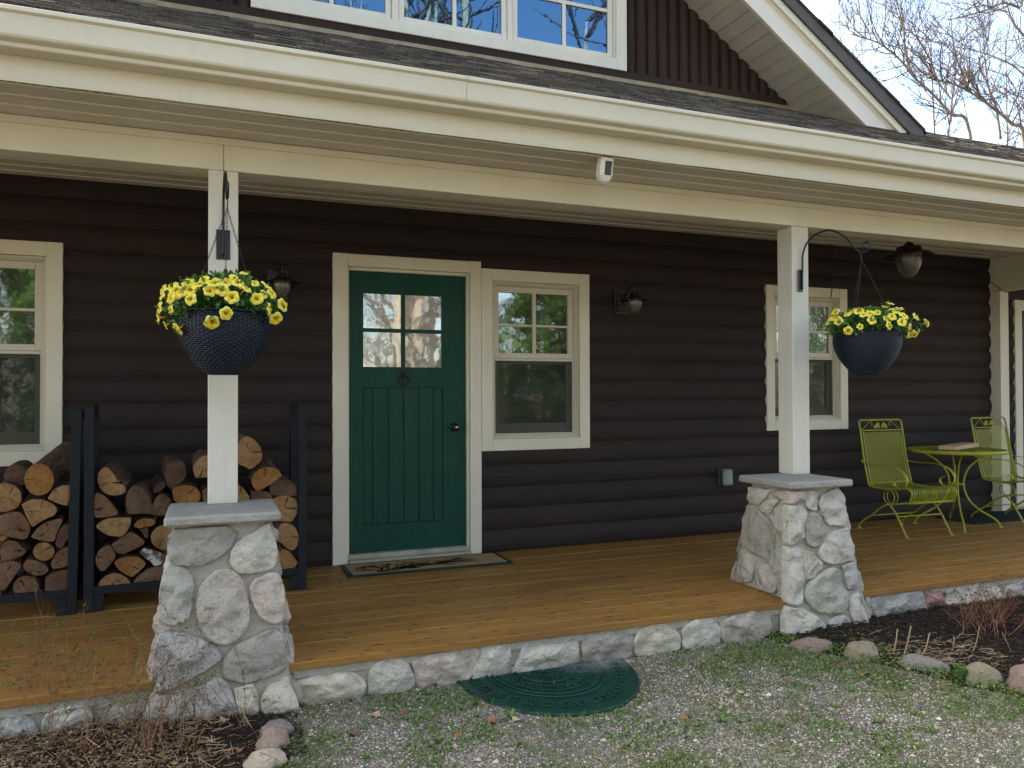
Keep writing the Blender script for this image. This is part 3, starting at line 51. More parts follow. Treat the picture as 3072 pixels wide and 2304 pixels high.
class MB:
    def __init__(s): s.v = []; s.f = []; s.m = []; s.sm = []
    def add(s, V, F, m=0, smooth=False):
        b = len(s.v); s.v += [tuple(p) for p in V]
        for f in F: s.f.append(tuple(i + b for i in f)); s.m.append(m); s.sm.append(smooth)
        return s
    def box(s, x0, x1, y0, y1, z0, z1, m=0):
        V = [(x, y, z) for x in (x0, x1) for y in (y0, y1) for z in (z0, z1)]
        return s.add(V, [(0, 1, 3, 2), (4, 6, 7, 5), (0, 4, 5, 1), (2, 3, 7, 6), (0, 2, 6, 4), (1, 5, 7, 3)], m)
    def bbox(s, x0, x1, y0, y1, z0, z1, r=.004, m=0):      # box with chamfered edges
        cx, cy, cz = (x0+x1)/2, (y0+y1)/2, (z0+z1)/2; hx, hy, hz = (x1-x0)/2, (y1-y0)/2, (z1-z0)/2
        r = min(r, hx*.9, hy*.9, hz*.9); V = []; idx = {}
        for sx_ in (-1, 1):
            for sy in (-1, 1):
                for sz in (-1, 1):
                    for k in range(3):
                        p = [cx+sx_*(hx-r), cy+sy*(hy-r), cz+sz*(hz-r)]
                        p[k] += (sx_, sy, sz)[k]*r; idx[(sx_, sy, sz, k)] = len(V); V.append(p)
        F = []
        for k in range(3):
            a, b = [i for i in range(3) if i != k]
            for q in (-1, 1):
                o = []
                for ca, cb in ((-1, -1), (1, -1), (1, 1), (-1, 1)):
                    t = [0, 0, 0]; t[k] = q; t[a] = ca; t[b] = cb; o.append(idx[(*t, k)])
                F.append(tuple(o) if (q > 0) ^ (k == 1) else tuple(reversed(o)))
            for ca in (-1, 1):
                for cb in (-1, 1):
                    t0 = [0, 0, 0]; t1 = [0, 0, 0]; t0[k] = -1; t1[k] = 1
                    for t in (t0, t1): t[a] = ca; t[b] = cb
                    F.append((idx[(*t0, a)], idx[(*t1, a)], idx[(*t1, b)], idx[(*t0, b)]))
        for sx_ in (-1, 1):
            for sy in (-1, 1):
                for sz in (-1, 1): F.append(tuple(idx[(sx_, sy, sz, k)] for k in range(3)))
        return s.add(V, F, m)
    def tube(s, P, r, n=8, m=0, flat=None, cap=True, smooth=True):
        P = [Vector(p) for p in P]; R = r if isinstance(r, (list, tuple)) else [r]*len(P)
        T = [(P[min(i+1, len(P)-1)]-P[max(i-1, 0)]).normalized() for i in range(len(P))]
        a = Vector((0, 0, 1)) if abs(T[0].z) < .9 else Vector((1, 0, 0))
        if flat: a = Vector(flat[0])
        V = []; u = (a - a.dot(T[0])*T[0]).normalized()
        for i, p in enumerate(P):
            if flat: u = a
            u = (u - u.dot(T[i])*T[i]).normalized(); w = T[i].cross(u)
            ra, rb = (R[i]*flat[1], R[i]) if flat else (R[i], R[i])
            for k in range(n):
                t = 2*pi*k/n; V.append(p + u*cos(t)*ra + w*sin(t)*rb)
        F = [(i*n+k, i*n+(k+1) % n, (i+1)*n+(k+1) % n, (i+1)*n+k) for i in range(len(P)-1) for k in range(n)]
        if cap: F += [tuple(reversed(range(n))), tuple(range((len(P)-1)*n, len(P)*n))]
        return s.add(V, F, m, smooth)
    def lathe(s, prof, c=(0, 0, 0), n=24, m=0, smooth=True, ax='z'):
        V = []
        for r, z in prof:
            for k in range(n):
                t = 2*pi*k/n; p = (r*cos(t), r*sin(t), z)
                if ax == 'y': p = (p[0], p[2], p[1])
                if ax == 'x': p = (p[2], p[0], p[1])
                V.append((p[0]+c[0], p[1]+c[1], p[2]+c[2]))
        F = [(i*n+k, i*n+(k+1) % n, (i+1)*n+(k+1) % n, (i+1)*n+k) for i in range(len(prof)-1) for k in range(n)]
        return s.add(V, F, m, smooth)
    def sphere(s, c, r, n=12, m=0, sc=(1, 1, 1)):
        prof = [(max(sin(pi*i/(n//2)), 1e-4), -cos(pi*i/(n//2))) for i in range(n//2+1)]; b = len(s.v); s.lathe(prof, n=n, m=m)
        for i in range(b, len(s.v)): v = s.v[i]; s.v[i] = (c[0]+v[0]*r*sc[0], c[1]+v[1]*r*sc[1], c[2]+v[2]*r*sc[2])
        return s
    def extr(s, poly, axis, a, b, m=0, m2=None, smooth=False):   # poly in the other two axes, extruded from a to b
        n = len(poly)
        def P(q, t):
            return {'x': (t, q[0], q[1]), 'y': (q[0], t, q[1]), 'z': (q[0], q[1], t)}[axis]
        V = [P(q, a) for q in poly] + [P(q, b) for q in poly]
        s.add(V, [(i, (i+1) % n, n+(i+1) % n, n+i) for i in range(n)], m, smooth)
        return s.add(V, [tuple(range(n)), tuple(reversed(range(n, 2*n)))], m if m2 is None else m2)
    def build(s, name, mats, parent=None, loc=None, recalc=True):
        me = bpy.data.meshes.new(name); me.from_pydata(s.v, [], s.f)
        for mm in (mats if isinstance(mats, (list, tuple)) else [mats]): me.materials.append(mm)
        me.polygons.foreach_set('material_index', s.m); me.polygons.foreach_set('use_smooth', s.sm); me.update()
        if recalc and len(s.f) < 60000:
            import bmesh
            bm = bmesh.new(); bm.from_mesh(me); bmesh.ops.recalc_face_normals(bm, faces=bm.faces); bm.to_mesh(me); bm.free()
        o = bpy.data.objects.new(name, me); S.collection.objects.link(o)
        if parent: o.parent = parent
        if loc: o.location = loc
        return o
def link(o): S.collection.objects.link(o); return o
def copy_tree(o, parent=None):
    c = o.copy(); link(c)
    if parent: c.parent = parent
    for ch in [x for x in bpy.data.objects if x.parent == o]: copy_tree(ch, c)
    return c
def spl(P, n=6):                                     # Catmull-Rom through P
    P = [Vector(p) for p in P]; out = []
    for i in range(len(P)-1):
        a, b, c, d = P[max(i-1, 0)], P[i], P[i+1], P[min(i+2, len(P)-1)]
        for k in range(n):
            t = k/n; out.append(.5*((2*b)+(c-a)*t+(2*a-5*b+4*c-d)*t*t+(3*b-a-3*c+d)*t**3))
    out.append(P[-1]); return out

# ---------------------------------------------------------------- materials
class Mat:
    def __init__(s, name, col=(.5, .5, .5), rough=.6, spec=.4, metal=0):
        s.m = bpy.data.materials.new(name); s.m.use_nodes = True; s.t = s.m.node_tree; s.b = s.t.nodes['Principled BSDF']
        s.b.inputs['Base Color'].default_value = (*col, 1); s.b.inputs['Roughness'].default_value = rough
        s.b.inputs['Specular IOR Level'].default_value = spec; s.b.inputs['Metallic'].default_value = metal
        s.co = None; s.h = None
    def n(s, t, **k):
        d = s.t.nodes.new('ShaderNode'+t)
        for a, v in k.items():
            if a.startswith('_'): d.inputs[int(a[1:]) if a[1:].isdigit() else a[1:].replace('_', ' ')].default_value = v
            else: setattr(d, a, v)
        return d
    def l(s, a, b): s.t.links.new(a, b)
    def coord(s, scale=(1, 1, 1), kind='Object', rnd_off=False):
        c = s.n('TexCoord'); m = s.n('Mapping'); m.inputs['Scale'].default_value = scale; s.l(c.outputs[kind], m.inputs[0])
        if rnd_off:
            oi = s.n('ObjectInfo'); mm = s.n('Math', operation='MULTIPLY'); mm.inputs[1].default_value = 37.; s.l(oi.outputs['Random'], mm.inputs[0]); s.l(mm.outputs[0], m.inputs['Location'])
        return m.outputs[0]
    def noise(s, sc, det=4, ro=.55, vec=None, dist=0):
        d = s.n('TexNoise'); d.inputs['Scale'].default_value = sc; d.inputs['Detail'].default_value = det
        d.inputs['Roughness'].default_value = ro; d.inputs['Distortion'].default_value = dist
        if vec is not None: s.l(vec, d.inputs['Vector'])
        return d.outputs['Fac']
    def ramp(s, fac, stops, interp='LINEAR'):
        r = s.n('ValToRGB'); e = r.color_ramp.elements; r.color_ramp.interpolation = interp
        while len(e) < len(stops): e.new(.5)
        for q, (p, c) in zip(e, stops): q.position = p; q.color = (*c, 1)
        s.l(fac, r.inputs[0]); return r.outputs[0]
    def rng(s, fac, a, b, c, d):
        r = s.n('MapRange'); 
        for i, v in enumerate((a, b, c, d)): r.inputs[i+1].default_value = v
        s.l(fac, r.inputs[0]); return r.outputs[0]
    def mix(s, fac, a, b, blend='MIX'):
        m = s.n('Mix', data_type='RGBA', blend_type=blend)
        for sock, v in (('Factor', fac), ('A', a), ('B', b)):
            if hasattr(v, 'links'): s.l(v, m.inputs[sock])
            elif sock == 'Factor': m.inputs[0].default_value = v
            else: m.inputs[sock].default_value = (*v, 1)
        return m.outputs['Result']
    def col(s, c): s.l(c, s.b.inputs['Base Color']); return s
    def rough(s, c): s.l(c, s.b.inputs['Roughness']); return s
    def bump(s, h, st=.3, d=.01):
        b = s.n('Bump'); b.inputs['Strength'].default_value = st; b.inputs['Distance'].default_value = d; s.l(h, b.inputs['Height'])
        if s.h: s.l(s.h, b.inputs['Normal'])
        s.l(b.outputs[0], s.b.inputs['Normal']); s.h = b.outputs[0]; return s
def painted(name, col, var=.07, rough=.5, sc=3, grain=None, bump=.08, dirt=None):
    m = Mat(name, col, rough, .35); v = m.coord(); n1 = m.noise(sc, 5, .6, v)
    lo = tuple(c*(1-var*1.6) for c in col); hi = tuple(min(1, c*(1+var)) for c in col)
    c = m.ramp(n1, [(.3, lo), (.7, hi)])
    if dirt:
        n2 = m.noise(dirt[0], 8, .75, v); c = m.mix(m.rng(n2, .62, .78, 0, dirt[1]), c, dirt[2])
    m.col(c)
    g = m.noise(grain[3] if grain else 60, 3, .5, m.coord(grain[:3] if grain else (1, 1, 1)))
    st = m.noise(4, 5, .7, m.coord((9, 9, .5)))
    if dirt: m.col(m.mix(m.rng(st, .55, .75, 0, .16), c, tuple(q*.55 for q in col)))
    m.bump(g, bump, .003); m.rough(m.rng(n1, .3, .7, rough-.07, rough+.1)); return m.m
CREAM = painted('cream_paint', (.635, .595, .455), .05, .5, 2, (1, 8, 8, 12), .10, (9, .35, (.38, .33, .22)))
CREAM_V = painted('cream_paint_vertical', (.63, .592, .46), .05, .5, 2, (8, 8, 1, 12), .10, (11, .3, (.4, .35, .25)))
SOFFIT = painted('soffit_paint', (.55, .52, .43), .05, .55, 3, None, .06, (14, .4, (.3, .25, .16)))
GUTTER = painted('gutter_metal_paint', (.60, .56, .425), .035, .38, 1.3, (1, 6, 6, 3), .05, (17, .3, (.42, .38, .28)))
WHITE = painted('white_paint', (.62, .585, .47), .05, .5, 3, (8, 8, 1, 14), .14, (16, .35, (.36, .32, .25)))
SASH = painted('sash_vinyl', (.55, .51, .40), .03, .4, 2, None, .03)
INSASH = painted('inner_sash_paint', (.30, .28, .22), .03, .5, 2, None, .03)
def siding_mat():
    m = Mat('brown_log_stain', (.04, .03, .025), .7, .14); v = m.coord((.35, 6, 6)); n = m.noise(9, 6, .65, v, .6)
    v2 = m.coord((.5, 2, 2), 'Object'); n2 = m.noise(1.6, 3, .5, v2)
    a = m.ramp(n, [(.25, (.016, .0130, .0125)), (.55, (.031, .0240, .0235)), (.8, (.050, .037, .033))])
    m.col(m.mix(m.rng(n2, .35, .7, 0, .6), a, (.040, .0275, .022)))
    ck = m.noise(5, 4, .6, m.coord((.5, 1, 26))); cf = m.rng(ck, .66, .70, 0, .75); bc = m.b.inputs['Base Color'].links[0].from_socket; kv = m.n('TexVoronoi'); m.l(m.coord((1.1, .6, 4.2)), kv.inputs['Vector']); kv.inputs['Scale'].default_value = 1.3
    m.col(m.mix(m.rng(kv.outputs['Distance'], .05, .11, .55, 0), m.mix(cf, bc, (.008, .006, .005)), (.010, .007, .006)))
    m.bump(n, .5, .006); m.bump(m.noise(4, 6, .7, m.coord((.25, 3, 14))), .5, .008); m.rough(m.rng(n, .3, .7, .6, .8)); return m.m
SIDING = siding_mat()
def vlog_mat():
    m = Mat('brown_vertical_log_stain', (.05, .035, .03), .7, .15); v = m.coord((6, 6, .4)); n = m.noise(9, 6, .65, v, .6)
    m.col(m.ramp(n, [(.25, (.020, .0125, .009)), (.6, (.036, .022, .016)), (.85, (.052, .032, .023))])); m.bump(n, .3, .004); return m.m
VLOG = vlog_mat()
def deck_mat():
    m = Mat('cedar_deck_stain', (.4, .2, .06), .5, .15)
    v = m.coord((.6, 9, 4)); n = m.noise(7, 7, .62, v, 1.2)
    g = m.n('NewGeometry'); ri = g.outputs['Random Per Island']
    base = m.ramp(n, [(.2, (.15, .070, .017)), (.5, (.30, .155, .040)), (.8, (.43, .235, .070))])
    c = m.mix(m.rng(ri, 0, 1, 0, .55), base, (.235, .115, .026))
    k = m.n('TexVoronoi', feature='F1', voronoi_dimensions='2D'); m.l(m.coord((1.9, 5.6, 3)), k.inputs['Vector']); k.inputs['Scale'].default_value = 2.5; k.inputs['Randomness'].default_value = 1
    kn = m.rng(k.outputs['Distance'], .065, .125, .92, 0); sn = m.n('SeparateXYZ'); m.l(g.outputs['Normal'], sn.inputs[0]); km = m.n('Math', operation='MULTIPLY'); m.l(kn, km.inputs[0]); m.l(sn.outputs['Z'], km.inputs[1]); km.use_clamp = True; kn = km.outputs[0]
    c = m.mix(kn, c, (.045, .02, .009))
    n3 = m.noise(1.1, 5, .6, m.coord((.6, 2.6, 1))); c = m.mix(m.rng(n3, .5, .72, 0, .5), c, (.10, .05, .02))
    m.col(c); m.bump(n, .18, .002); m.rough(m.rng(n3, .3, .7, .42, .62)); return m.m
DECK = deck_mat()
def door_mat():
    m = Mat('green_door_paint', (.004, .07, .045), .55, .22); v = m.coord((7, 7, .7)); n = m.noise(9, 5, .6, v, .4)
    n2 = m.noise(2.5, 6, .65, m.coord((1.5, 1, 1))); c = m.ramp(n, [(.25, (.0015, .036, .023)), (.75, (.004, .060, .038))]); m.col(m.mix(m.rng(n2, .55, .75, 0, .35), c, (.03, .075, .055))); m.bump(n, .25, .002); m.rough(m.rng(n2, .3, .7, .45, .65)); return m.m
DOOR = door_mat()
def stone_mat(name, cols, sp=1.0, rough=.85):
    cols = tuple((c[0]*1.03, c[1]*.985, c[2]*.90) for c in cols)
    m = Mat(name, cols[0], rough, .25); v = m.coord(rnd_off=True)
    n = m.noise(7, 8, .68, v, .3); n2 = m.noise(70, 6, .75, v); n3 = m.noise(19, 6, .6, v)
    mid = lambda a, b: tuple((p*.45+q*.55)*1.08 for p, q in zip(a, b)); c = m.ramp(n, [(.25, mid(cols[1], cols[0])), (.5, mid(cols[0], cols[0])), (.72, mid(cols[2], cols[0]))])
    c = m.mix(m.rng(n2, .52, .70, 0, .6*sp), c, tuple(x*.45 for x in cols[0])); c = m.mix(m.rng(n2, .30, .44, .5*sp, 0), c, tuple(min(.8, x*1.45) for x in cols[0]))
    m.col(c); m.bump(n3, .9, .03); m.bump(n2, .7, .006); return m.m
ST = {'g': stone_mat('grey_fieldstone', ((.29, .275, .24), (.19, .18, .16), (.40, .38, .33))),
      'w': stone_mat('pale_fieldstone', ((.42, .405, .355), (.30, .29, .255), (.55, .53, .47)), 1.),
      'n': stone_mat('greenish_fieldstone', ((.33, .325, .28), (.23, .23, .20), (.45, .44, .385))),
      's': stone_mat('speckled_pink_fieldstone', ((.38, .345, .30), (.27, .245, .22), (.48, .445, .39)), 1.5),
      'p': stone_mat('pink_fieldstone', ((.42, .365, .32), (.33, .28, .245), (.52, .475, .42)), 1.),
      'b': stone_mat('bluish_fieldstone', ((.33, .325, .305), (.22, .22, .21), (.46, .45, .415)), 1.4),
      'v': stone_mat('violet_fieldstone', ((.36, .32, .29), (.25, .225, .205), (.46, .42, .375))),
      'c': stone_mat('cream_fieldstone', ((.46, .43, .35), (.33, .31, .25), (.57, .53, .44)), .9),
      'r': stone_mat('red_fieldstone', ((.28, .16, .15), (.20, .11, .105), (.36, .22, .20)), .8)}
MORTAR = stone_mat('mortar', ((.36, .345, .30), (.28, .27, .235), (.43, .41, .36)), .4)
CONC = stone_mat('concrete', ((.30, .295, .27), (.23, .225, .205), (.38, .37, .335)), .35, .75)
BLACK = painted('black_metal', (.012, .014, .016), .2, .4, 6, None, .1)
RACK = painted('rack_metal', (.005, .007, .009), .2, .7, 6, None, .2)
BRONZE = painted('dark_bronze', (.022, .015, .012), .3, .35, 9, None, .2)
CHROME = Mat('bright_metal', (.5, .48, .44), .25, .5, 1).m
def bark_mat():
    m = Mat('firewood_bark', (.1, .06, .04), .9, .2); v = m.coord((7, 1.2, 7), rnd_off=True); n = m.noise(4, 8, .72, v, .8)
    m.col(m.ramp(n, [(.25, (.028, .017, .010)), (.5, (.11, .068, .038)), (.75, (.24, .165, .10))])); m.bump(n, .9, .02); return m.m
BARK = bark_mat()
def cut_mat(name, a, b, c, white=False):
    m = Mat(name, a, .8, .2); v = m.coord(); w = m.n('TexWave', wave_type='RINGS', rings_direction='Y')
    w.inputs['Scale'].default_value = 22; w.inputs['Distortion'].default_value = 3.5; w.inputs['Detail'].default_value = 3; w.inputs['Detail Scale'].default_value = 2; m.l(v, w.inputs['Vector'])
    vr = m.coord(rnd_off=True); n = m.noise(9, 8, .7, vr); n2 = m.noise(45, 6, .75, vr)
    x = m.ramp(n, [(.28, b), (.5, a), (.75, c)]); x = m.mix(m.rng(w.outputs['Fac'], 0, 1, .28, 0), x, tuple(q*.5 for q in a))
    x = m.mix(m.rng(n2, .46, .66, 0, .7), x, tuple(q*.45 for q in a))
    if white: x = m.mix(m.rng(m.noise(7, 5, .6, vr), .52, .58, 0, .85), x, (.55, .53, .48))
    m.col(x); m.bump(n2, .8, .01); return m.m
CUT = {'t': cut_mat('cut_wood_tan', (.31, .175, .070), (.17, .082, .030), (.39, .235, .105)),
       'o': cut_mat('cut_wood_orange', (.29, .135, .038), (.16, .065, .02), (.37, .20, .075)),
       'g': cut_mat('cut_wood_grey', (.18, .098, .050), (.088, .046, .024), (.26, .155, .085)),
       'b': cut_mat('cut_wood_dark', (.115, .062, .034), (.045, .025, .015), (.19, .12, .07)),
       'w': cut_mat('cut_wood_with_white_rot', (.14, .08, .045), (.08, .045, .03), (.19, .12, .08), True)}
CRACK = Mat('wood_crack', (.02, .011, .006), .95, .1).m
LIME = painted('lime_green_enamel', (.30, .30, .018), .10, .42, 9, None, .05)
def lime_mesh():
    m = Mat('lime_green_expanded_metal', (.29, .29, .018), .5, .3); uv = m.n('UVMap')
    sp = m.n('SeparateXYZ'); m.l(uv.outputs[0], sp.inputs[0])
    def ma(op, a, b):
        d = m.n('Math', operation=op)
        for i, v in enumerate((a, b)):
            if hasattr(v, 'links'): m.l(v, d.inputs[i])
            else: d.inputs[i].default_value = v
        return d.outputs[0]
    a = ma('MULTIPLY', sp.outputs[0], 110.); b = ma('MULTIPLY', sp.outputs[1], 66.)
    p = ma('PINGPONG', ma('ADD', a, b), 1.); q = ma('PINGPONG', ma('SUBTRACT', a, b), 1.)
    h = ma('MULTIPLY', ma('GREATER_THAN', p, .27), ma('GREATER_THAN', q, .27))
    tr = m.n('BsdfTransparent'); mx_ = m.n('MixShader'); m.l(h, mx_.inputs[0]); m.l(m.b.outputs[0], mx_.inputs[1]); m.l(tr.outputs[0], mx_.inputs[2])
    m.l(mx_.outputs[0], m.t.nodes['Material Output'].inputs[0]); return m.m
LMESH = lime_mesh()
def glass_mat(name, inner=(.012, .014, .013), ior=1.9, rough=.015, wob=.25, tint=(.95, .97, .95)):
    m = Mat(name, inner, .6, 0); g = m.n('BsdfGlossy'); g.inputs['Roughness'].default_value = rough; g.inputs['Color'].default_value = (*tint, 1)
    f = m.n('Fresnel'); f.inputs['IOR'].default_value = ior; n = m.noise(5, 3, .5, m.coord()); b = m.n('Bump'); b.inputs['Strength'].default_value = wob; b.inputs['Distance'].default_value = .002
    m.l(n, b.inputs['Height']); m.l(b.outputs[0], g.inputs['Normal'])
    x = m.n('MixShader'); m.l(f.outputs[0], x.inputs[0]); m.l(m.b.outputs[0], x.inputs[1]); m.l(g.outputs[0], x.inputs[2]); m.l(x.outputs[0], m.t.nodes['Material Output'].inputs[0]); return m.m
GLASS = glass_mat('window_glass', (.040, .046, .032), 2.7, .035, .5)
GLASS_D = glass_mat('door_glass_with_sheer_curtain', (.30, .29, .25), 2.5, .03, .35)
GLASS_U = glass_mat('upper_window_glass', (.002, .010, .028), 2.6, .005, .15, (.36, .64, .88))  # blue base and tint put the deep sky reflection into the glass colour
def screen_mat():
    m = Mat('insect_screen', (.030, .034, .028), .7, .1); tr = m.n('BsdfTransparent'); x = m.n('MixShader'); x.inputs[0].default_value = .45
    m.l(m.b.outputs[0], x.inputs[1]); m.l(tr.outputs[0], x.inputs[2]); m.l(x.outputs[0], m.t.nodes['Material Output'].inputs[0]); return m.m
SCREEN = screen_mat()
def jar_mat():
    m = Mat('frosted_jar_glass', (.15, .14, .11), .22, .7); m.b.inputs['Transmission Weight'].default_value = .45; return m.m
JAR = jar_mat()
# ---------------------------------------------------------------- the cabin
CE = 2.5814                                  # porch ceiling height
cabin = empty('log_cabin', (0, 0, 0), 'dark brown log sided cabin with cream trim, green door and full width front porch roof', 'house')
OPEN = [(-1.62, -.867, .863, 2.082), (1.003, 1.92, -.01, 2.13), (2.10, 2.842, .863, 2.082), (4.787, 5.537, .967, 2.084), (7.99, 8.82, -.01, 2.07)]
def siding(x0, x1):
    mb = MB(); CH = .1645; n = 7
    for c in range(16):
        for k in range(n):
            def yz(t): return (.021-.024*max(0, 1-abs(2*t-1)**2.0)**.9, (c+t)*CH)
            (ya, za), (yb, zb) = yz(k/n), yz((k+1)/n)
            if za > CE+.02: continue
            iv = [(x0, x1)]
            for a, b, c0, c1_ in OPEN:
                if zb > c0+.001 and za < c1_-.001:
                    nx = []
                    for p, q in iv:
                        if b <= p or a >= q: nx.append((p, q)); continue
                        if a > p: nx.append((p, a))
                        if b < q: nx.append((b, q))
                    iv = nx
            for p, q in iv:
                ns = max(1, int((q-p)/.25)); V = []
                for i in range(ns+1):
                    x = p+(q-p)*i/ns; w = .004*noise.noise((x*1.7, c*9.3, 0))
                    V += [(x, ya+w, za), (x, yb+w, zb)]
                mb.add(V, [(2*i, 2*i+2, 2*i+3, 2*i+1) for i in range(ns)], 0, True)
    return mb
w = siding(-6, 7.54); w.build('log_siding', SIDING, cabin, recalc=False)
w = siding(7.66, 12); w.build('log_siding', SIDING, cabin, recalc=False)
MB().box(-6, 12, .16, .2, 0, 3.6).build('inner_wall', Mat('interior_dark', (.02, .02, .018), .9, .1).m, cabin)
# log ends showing against the corner pilaster
pm = MB(); pm.box(7.545, 7.665, -.10, .05, 0, 2.24); pm.build('corner_pilaster', WHITE, cabin)
MB().box(7.542, 7.668, -1.428, .04, 2.24, CE-.002).build('cross_beam', CREAM, cabin)

def frame(mb, x0, x1, z0, z1, w, y0, y1, wt_=None, wb=None, r=.003):
    wt_ = wt_ or w; wb = wb if wb is not None else w
    mb.bbox(x0, x0+w, y0, y1, z0, z1, r); mb.bbox(x1-w, x1, y0, y1, z0, z1, r)
    mb.bbox(x0+w, x1-w, y0+.0015, y1, z1-wt_, z1, r)
    if wb: mb.bbox(x0+w, x1-w, y0+.0015, y1, z0, z0+wb, r)
def window(x0, x1, z0, z1, hz=1.749, meet=1.49, label=None):
    iz0, iz1 = z0+.089, z1-.09; ix0, ix1 = x0+.0895, x1-.0895
    c = MB(); frame(c, x0, x1, z0, z1, .0893, -.014, .03); o = c.build('window', CREAM_V, cabin)
    # jamb steps
    j = MB(); frame(j, ix0+.0005, ix1-.0005, iz0+.0005, iz1-.0005, .014, .012, .10); frame(j, ix0+.014, ix1-.014, iz0+.014, iz1-.014, .011, .024, .10); frame(j, ix0+.025, ix1-.025, iz0+.025, iz1-.025, .006, .034, .10)
    j.build('jamb', SASH, o)
    a0, a1, b1 = ix0+.031, ix1-.031, iz1-.031; b0 = iz0+.031
    s_ = MB(); frame(s_, a0, a1, meet, b1, .042, .048, .085, .046, .042)
    gx0, gx1, gz0, gz1 = a0+.042, a1-.042, meet+.042, b1-.046; mx_ = (gx0+gx1)/2+.005
    s_.bbox(mx_-.014, mx_+.014, .052, .075, gz0, gz1, .002); s_.bbox(gx0, gx1, .0535, .075, hz-.009, hz+.009, .002)
    s_.build('upper_sash', SASH, o)
    g = MB(); g.box(gx0-.002, gx1+.002, .068, .072, gz0-.002, gz1+.002); g.build('pane', GLASS, o)
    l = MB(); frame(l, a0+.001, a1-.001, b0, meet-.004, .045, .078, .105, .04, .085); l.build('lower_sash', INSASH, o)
    g = MB(); g.box(a0+.04, a1-.04, .092, .096, b0+.08, meet-.03); g.build('pane', GLASS, o)
    f = MB(); frame(f, a0+.0005, a1-.0005, b0+.0005, meet-.001, .009, .040, .052, .02, .009); f.build('screen_frame', SASH, o)
    sc = MB(); sc.add([(a0+.009, .046, b0+.009), (a1-.009, .046, b0+.009), (a1-.009, .046, meet-.02), (a0+.009, .046, meet-.02)], [(0, 1, 2, 3)]); sc.build('insect_screen', SCREEN, o)
    if label: o['label'] = label
    return o
window(-1.70, -.7781, .775, 2.172, label='double hung window behind the left firewood rack')
window(2.0115, 2.9323, .7748, 2.1714, label='double hung window right beside the green door')
window(4.6933, 5.6261, .8765, 2.1794, 1.778, 1.54, label='double hung window behind the right post')
# front door
df = MB(); df.bbox(.8958, 1.003, -.014, .03, 0, 2.2205); df.bbox(1.92, 2.0101, -.014, .03, 0, 2.2205); df.bbox(1.003, 1.92, -.0125, .03, 2.13, 2.219)
df.bbox(1.0035, 1.016, .018, .14, 0, 2.1295); df.bbox(1.899, 1.9195, .005, .14, 0, 2.1295); df.bbox(1.016, 1.899, .012, .14, 2.106, 2.1295)
df = df.build('door_frame', CREAM_V, cabin)
th = MB(); th.bbox(1.004, 1.919, -.045, .025, .002, .03, .006); th.bbox(1.004, 1.919, -.012, .12, .030, .066, .004); th.build('threshold', painted('aluminium_threshold', (.34, .32, .24), .15, .45, 9), df)
dm = MB(); x0, x1, z0, z1 = 1.012, 1.90, .068, 2.108; ys, yb = .035, .075
GX = [(1.121, 1.404), (1.431, 1.714)]; GZ = [(1.411, 1.666), (1.693, 1.948)]
dm.box(x0, 1.121, ys, yb, z0, z1); dm.box(1.720, x1, ys, yb, z0, z1); dm.box(1.121, 1.720, ys, yb, 1.948, z1); dm.box(1.121, 1.720, ys, yb, 1.262, 1.411); dm.box(1.121, 1.720, ys, yb, z0, .262)
dm.box(1.404, 1.431, ys+.0015, yb, 1.411, 1.948); dm.box(1.121, 1.404, ys+.0015, yb, 1.666, 1.693); dm.box(1.431, 1.720, ys+.0015, yb, 1.666, 1.693); dm.box(1.714, 1.720, ys+.001, yb, 1.411, 1.948)
gs = [1.121, 1.188, 1.304, 1.419, 1.535, 1.648, 1.720]
for a, b in zip(gs, gs[1:]): dm.bbox(a+.0022, b-.0022, ys+.004, yb, .265, 1.259, .003)
dm.box(1.122, 1.719, ys+.012, yb-.002, .262, 1.262)
door = dm.build('door', DOOR, cabin)
for a, b in GX:
    for c, d in GZ: MB().box(a-.001, b+.001, .052, .056, c-.001, d+.001).build('pane', GLASS_D, door)
kn = MB(); kn.lathe([(.0001, -.012), (.032, -.010), (.034, 0), (.0001, .002)], (1.806, ys-.0, .962), 20, 0, True, 'y'); kn.lathe([(.012, 0), (.012, -.03), (.026, -.042), (.030, -.055), (.024, -.068), (.0001, -.071)], (1.806, ys, .962), 20, 0, True, 'y')
kn = kn.build('knob', BLACK, door); kc = MB(); kc.lathe([(.0001, -.0745), (.011, -.074), (.012, -.068)], (1.806, ys, .962), 14, 0, True, 'y'); kc.build('keyhole_plate', CHROME, kn)
kk = MB(); kk.tube([(1.419+.037*cos(t), ys-.014-.004*sin(t), 1.316+.037*sin(t)) for t in [2*pi*i/24 for i in range(25)]], [.006+.002*(abs(i-18) < 4) for i in range(25)], 8)
kk.sphere((1.419, ys-.010, 1.345), .016, 10, 0, (1, .7, 1.4))
for sgn in (-1, 1): kk.tube(spl([(1.419, ys-.01, 1.35), (1.419+sgn*.012, ys-.012, 1.375), (1.419+sgn*.034, ys-.012, 1.392), (1.419+sgn*.040, ys-.012, 1.412)], 4), [.005]*12+[.003], 6)
kk.build('knocker', painted('antique_iron', (.035, .022, .015), .3, .5, 20, None, .3), door)
